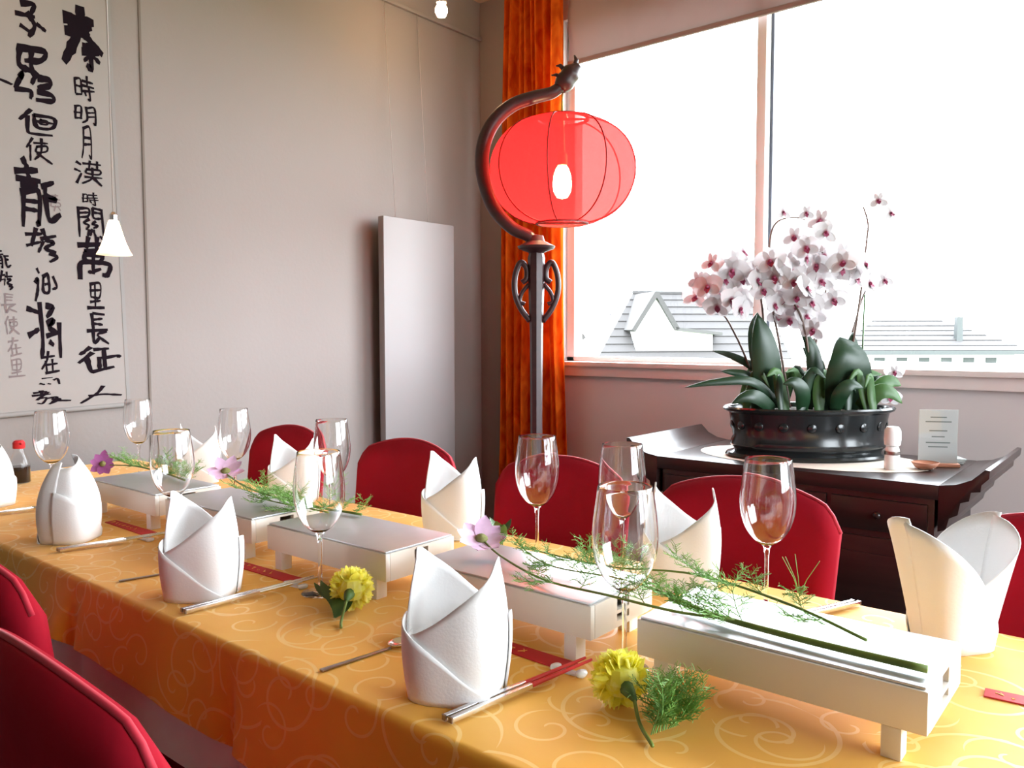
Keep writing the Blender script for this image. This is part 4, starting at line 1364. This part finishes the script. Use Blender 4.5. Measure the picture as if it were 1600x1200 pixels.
dl = MB().lathe([(0.0, 0.0002), (0.40, 0.0002), (0.405, 0.0012), (0.40, 0.0022), (0.0, 0.0022)], 64, (-1.0, 2.90, 0.7502), 1.0, 0.62).build('lace_runner', M['doily'], smooth='auto')
tag(dl, 'cream oval lace runner under the orchid planter', 'cloth')

# ------------------------------------------------------------------ orchid planter
PLX, PLY, PLZ = -1.018, 2.93, 0.7526
op = thing('orchid_planter', (PLX, PLY, PLZ), CAM_YAW, 'black oval planter full of white orchids with dark pink centres', 'plant')
prof = [(0.0, 0.0), (0.29, 0.0), (0.296, 0.008), (0.29, 0.016), (0.272, 0.020), (0.262, 0.028), (0.272, 0.036), (0.278, 0.046), (0.275, 0.060), (0.268, 0.075),
        (0.276, 0.12), (0.284, 0.16), (0.302, 0.168), (0.306, 0.176), (0.300, 0.182), (0.280, 0.180), (0.268, 0.165), (0.262, 0.10), (0.0, 0.10)]
MB().lathe([(r, z) for r, z in prof], 64, (0, 0, 0), 1.0, 0.62).build('planter', M['pot'], op, smooth='auto')
for k in range(18):
    a = 2 * PI * k / 18
    c_, s_ = math.cos(a), math.sin(a)
    m_ = Matrix.Translation((0.277 * c_, 0.277 * 0.62 * s_, 0.118)) @ Matrix.Rotation(math.atan2(s_, c_ * 0.62), 4, 'Z')
    MB().lathe([(0.0, 0.0), (0.017, 0.0006), (0.014, 0.002), (0.0, 0.003)], 8).xf(m_ @ Matrix.Rotation(PI / 2, 4, 'Y')).build('relief_boss', M['pot'], op, smooth=True)
MB().lathe([(0.0, 0.165), (0.15, 0.170), (0.264, 0.158)], 40, (0, 0, 0), 1.0, 0.62).build('soil', M['soil'], op, smooth=True)
KO = 2.90 / 1260.0


def oq(px_, py_, d=0.0):
    """planter-local point: x across the view, y away, z up"""
    return Vector(((px_ - 1266) * KO, d, (716 - py_) * KO * 0.99 - 0.0))


def strap_leaf(pts, w, material='leaf', fold=0.25):
    P = smooth_path(pts, 5)
    n = len(P)
    mb = MB()
    for i, p in enumerate(P):
        t = (P[min(i + 1, n - 1)] - P[max(i - 1, 0)]).normalized()
        s = t.cross(Vector((0, -1, 0.25)))
        if s.length < 1e-3:
            s = Vector((0, 1, 0))
        s.normalize()
        up = s.cross(t).normalized()
        q = i / (n - 1)
        ww = w / 2 * (math.sin(PI * (0.12 + 0.88 * q) ** 0.8) ** 0.75 if q < 1 else 0.03)
        mb.v += [tuple(p + s * ww + up * ww * fold), tuple(p), tuple(p - s * ww + up * ww * fold)]
    for i in range(n - 1):
        a = i * 3
        mb.f += [(a, a + 3, a + 4, a + 1), (a + 1, a + 4, a + 5, a + 2)]
    return mb.build('leaf', M[material], op, smooth=True, solid=0.0022)


rl = random.Random(4)
leaf_specs = [
    ([oq(1200, 640, -.03), oq(1190, 580, -.06), oq(1182, 530, -.07), oq(1176, 492, -.06)], 0.105, 'leaf'),
    ([oq(1215, 640, 0), oq(1196, 575, .02), oq(1186, 520, .03), oq(1190, 488, .05)], 0.085, 'leaf'),
    ([oq(1260, 640, -.02), oq(1268, 590, -.04), oq(1262, 545, -.04), oq(1246, 510, -.02)], 0.06, 'leaf'),
    ([oq(1310, 640, -.05), oq(1308, 590, -.09), oq(1306, 555, -.10), oq(1300, 528, -.07)], 0.16, 'leaf'),
    ([oq(1325, 640, .0), oq(1330, 590, .03), oq(1340, 555, .05), oq(1346, 520, .07)], 0.085, 'leaf'),
    ([oq(1210, 628, -.05), oq(1165, 596, -.09), oq(1110, 596, -.10), oq(1062, 604, -.10)], 0.032, 'leaf'),
    ([oq(1215, 625, -.02), oq(1170, 590, -.05), oq(1140, 582, -.05), oq(1122, 580, -.05)], 0.03, 'leaf'),
    ([oq(1215, 615, .0), oq(1180, 575, .03), oq(1145, 556, .04), oq(1118, 549, .04)], 0.03, 'leaf'),
    ([oq(1200, 640, -.08), oq(1170, 620, -.12), oq(1150, 618, -.13), oq(1130, 628, -.13)], 0.05, 'leaf'),
    ([oq(1340, 640, -.06), oq(1360, 606, -.09), oq(1376, 596, -.09), oq(1392, 602, -.09)], 0.06, 'leaf_light'),
    ([oq(1330, 635, -.08), oq(1350, 612, -.12), oq(1368, 612, -.13), oq(1386, 628, -.13)], 0.055, 'leaf_light'),
    ([oq(1350, 640, .02), oq(1362, 600, .04), oq(1372, 588, .05), oq(1390, 588, .05)], 0.045, 'leaf_light'),
    ([oq(1290, 640, -.1), oq(1292, 615, -.13), oq(1305, 600, -.14), oq(1325, 604, -.14)], 0.055, 'leaf'),
    ([oq(1240, 640, -.1), oq(1235, 612, -.13), oq(1222, 596, -.14), oq(1205, 598, -.14)], 0.055, 'leaf'),
    ([oq(1280, 640, .05), oq(1290, 590, .08), oq(1284, 560, .09), oq(1270, 545, .09)], 0.07, 'leaf'),
]
for k in range(30):
    x = rl.uniform(1155, 1380)
    d = rl.uniform(-0.13, 0.12)
    s = rl.uniform(-1, 1)
    leaf_specs.append(([oq(x, 645, d), oq(x + 8 * s, 615, d + .01), oq(x + 20 * s, 592 - 14 * abs(s), d), oq(x + 40 * s, 590 + rl.uniform(-10, 26), d - .01)], rl.uniform(0.022, 0.045), rl.choice(['leaf', 'leaf', 'leaf_light'])))
for sp in leaf_specs:
    strap_leaf(*sp)
stems = [
    [oq(1205, 640), oq(1196, 560, -.01), oq(1188, 480, -.02), oq(1174, 430, -.03), oq(1146, 415, -.04), oq(1112, 424, -.05), oq(1092, 452, -.06)],
    [oq(1200, 640, .03), oq(1170, 560, .03), oq(1150, 520, .02), oq(1132, 494, .0), oq(1112, 484, -.02)],
    [oq(1240, 640, .02), oq(1222, 540, .02), oq(1206, 450, .03), oq(1206, 380, .04), oq(1216, 346, .04), oq(1245, 338, .03), oq(1276, 350, .02)],
    [oq(1265, 640, .04), oq(1280, 540, .03), oq(1292, 460, .02), oq(1296, 420, .02), oq(1280, 392, .0), oq(1250, 392, -.02)],
    [oq(1268, 640, .06), oq(1286, 520, .07), oq(1297, 430, .07), oq(1305, 404, .06), oq(1330, 404, .05), oq(1348, 430, .04)],
    [oq(1255, 640, -.02), oq(1258, 560, -.04), oq(1244, 500, -.06), oq(1228, 470, -.07), oq(1236, 448, -.07)],
    [oq(1330, 640, .05), oq(1345, 540, .06), oq(1358, 450, .07), oq(1366, 380, .08), oq(1368, 345, .08), oq(1360, 318, .08)],
    [oq(1322, 640, .08), oq(1340, 560, .09), oq(1362, 470, .09), oq(1374, 438, .08)],
]
for s in stems:
    P = smooth_path(s, 6)
    MB().tube(P, [0.0046 - 0.0016 * i / (len(P) - 1) for i in range(len(P))], 7).build('flower_stem', M['orchid_stem'], op, smooth=True)
MB().tube([oq(1352, 640, .02), oq(1356, 460, .03)], 0.003, 6).build('support_stick', M['leaf_light'], op, smooth=True)

# one orchid bloom, then copies
bl_mb = MB()
for ang, L, W in ((90, 0.044, 0.034), (215, 0.042, 0.032), (325, 0.042, 0.032)):
    v, f = petal_mb(L, W, 0.10, 1.0, 6)
    m_ = Matrix.Rotation(math.radians(ang), 4, 'Z')
    bl_mb.add([m_ @ Vector(p) for p in v], f)
for ang in (12, 168):
    v, f = petal_mb(0.050, 0.058, -0.05, 0.8, 6)
    m_ = Matrix.Translation((0, 0, 0.002)) @ Matrix.Rotation(math.radians(ang), 4, 'Z')
    bl_mb.add([m_ @ Vector(p) for p in v], f)
bloom0 = bl_mb.build('bloom', M['petal'], op, smooth=True)
lp_mb = MB()
for ang, L, W in ((270, 0.020, 0.013), (235, 0.014, 0.010), (305, 0.014, 0.010)):
    v, f = petal_mb(L, W, 0.5, 1.0, 5)
    m_ = Matrix.Translation((0, 0, 0.004)) @ Matrix.Rotation(math.radians(ang), 4, 'Z')
    lp_mb.add([m_ @ Vector(p) for p in v], f)
lp_mb.lathe([(0.0, 0.0), (0.005, 0.001), (0.006, 0.006), (0.0, 0.011)], 8)
lip0 = lp_mb.build('lip', M['lip'], bloom0, smooth=True)
blooms = [(1087, 439), (1126, 439), (1156, 437), (1091, 464), (1105, 413), (1163, 393), (1189, 412), (1197, 436), (1115, 481), (1143, 484), (1140, 408),
          (1210, 337), (1240, 340), (1272, 348), (1245, 391), (1267, 385), (1252, 404), (1251, 422), (1223, 444), (1241, 453), (1264, 463), (1243, 481),
          (1260, 516), (1220, 493), (1272, 493), (1286, 400), (1305, 399), (1325, 402), (1326, 422), (1346, 415), (1344, 434), (1339, 446), (1376, 439),
          (1359, 318), (1370, 340), (1274, 415), (1216, 470), (1292, 470), (1172, 440), (1282, 440), (1200, 478), (1232, 425), (1404, 625), (1388, 582),
          (1098, 450), (1135, 425), (1150, 455), (1120, 460), (1178, 425), (1210, 420), (1130, 470), (1160, 470), (1182, 455), (1232, 468), (1255, 475),
          (1228, 410), (1236, 500), (1252, 495), (1280, 480), (1210, 458), (1258, 440), (1298, 415), (1312, 420), (1270, 370), (1240, 370)]
rb = random.Random(12)
for i, (bx, by) in enumerate(blooms):
    if i == 0:
        o, lo_ = bloom0, lip0
    else:
        o = bloom0.copy()
        scene.collection.objects.link(o)
        lo_ = lip0.copy()
        scene.collection.objects.link(lo_)
        lo_.parent = o
    o.parent = op
    o.location = oq(bx, by, rb.uniform(-0.11, 0.05))
    o.rotation_euler = (PI / 2 + rb.uniform(-0.35, 0.3), rb.uniform(-0.3, 0.3), rb.uniform(-0.75, 0.75))
    s = rb.uniform(1.0, 1.3) * (0.7 if bx > 1350 or by < 345 else 1.0)
    o.scale = (s, s, s)

# ------------------------------------------------------------------ little things on the console
CZ = 0.7526
sk = thing('salt_shaker', (-0.700, 2.805, CZ), 0, 'white shaker bottle beside the black planter', 'shaker')
MB().lathe([(0.022, 0), (0.024, 0.003), (0.023, 0.06), (0.019, 0.075)], 20, cap0=True, cap1=True).build('body', M['porcelain'], sk, smooth='auto')
MB().lathe([(0.0195, 0.076), (0.0245, 0.08), (0.0265, 0.10), (0.025, 0.128), (0.018, 0.139), (0.0, 0.141)], 20, cap0=True).build('cap', M['porcelain'], sk, smooth='auto')
MB().lathe([(0.0238, 0.048), (0.0242, 0.05), (0.0238, 0.06)], 20).build('band', M['steel_dark'], sk, smooth='auto')
ms = thing('menu_stand', (-0.60, 2.97, CZ - 0.002), CAM_YAW * 0.7, 'small clear menu holder with printed card behind the shaker', 'menu')
MB().box(-0.065, 0.065, -0.02, 0.02, 0.0, 0.012).build('base', M['amber'], ms, bevel=0.002)
MB().box(-0.06, 0.06, -0.001, 0.001, 0.012, 0.19).build('card', M['card'], ms)
MB().add([(-0.063, -0.003, 0.012), (0.063, -0.003, 0.012), (0.063, -0.003, 0.193), (-0.063, -0.003, 0.193)], [(0, 1, 2, 3)]).build('front_sheet', M['acrylic'], ms)
for k, (w, z) in enumerate(((0.05, 0.165), (0.08, 0.15), (0.055, 0.12), (0.04, 0.10), (0.075, 0.08), (0.06, 0.066))):
    MB().box(-w / 2, w / 2, -0.0016, -0.0011, z - 0.002, z + 0.002).build('print_line', M['print_grey'], ms)
bw = thing('copper_dish', (-0.615, 2.87, CZ), 0, 'small reddish brown dish in front of the menu holder', 'dish')
MB().lathe([(0.0, 0.002), (0.02, 0.0005), (0.03, 0.006), (0.042, 0.022), (0.040, 0.023), (0.028, 0.009), (0.0, 0.006)], 24).build('bowl', M['amber'], bw, smooth=True)
MB().lathe([(0.04, 0.0215), (0.0425, 0.0222), (0.0425, 0.0238), (0.04, 0.0238)], 24).build('rim', M['amber'], bw, smooth=True)
tr = thing('paper_stack', (-0.605, 3.09, 0.7506), 0.2, 'small fanned stack of white cards at the end of the console', 'cards')
for k in range(4):
    a = MB().box(-0.06, 0.06, -0.04, 0.04, 0.0015 + k * 0.004, 0.004 + k * 0.004).xf(Matrix.Rotation(0.12 * k, 4, 'Z')).build('card', M['card'], tr)

bpy.context.view_layer.update()
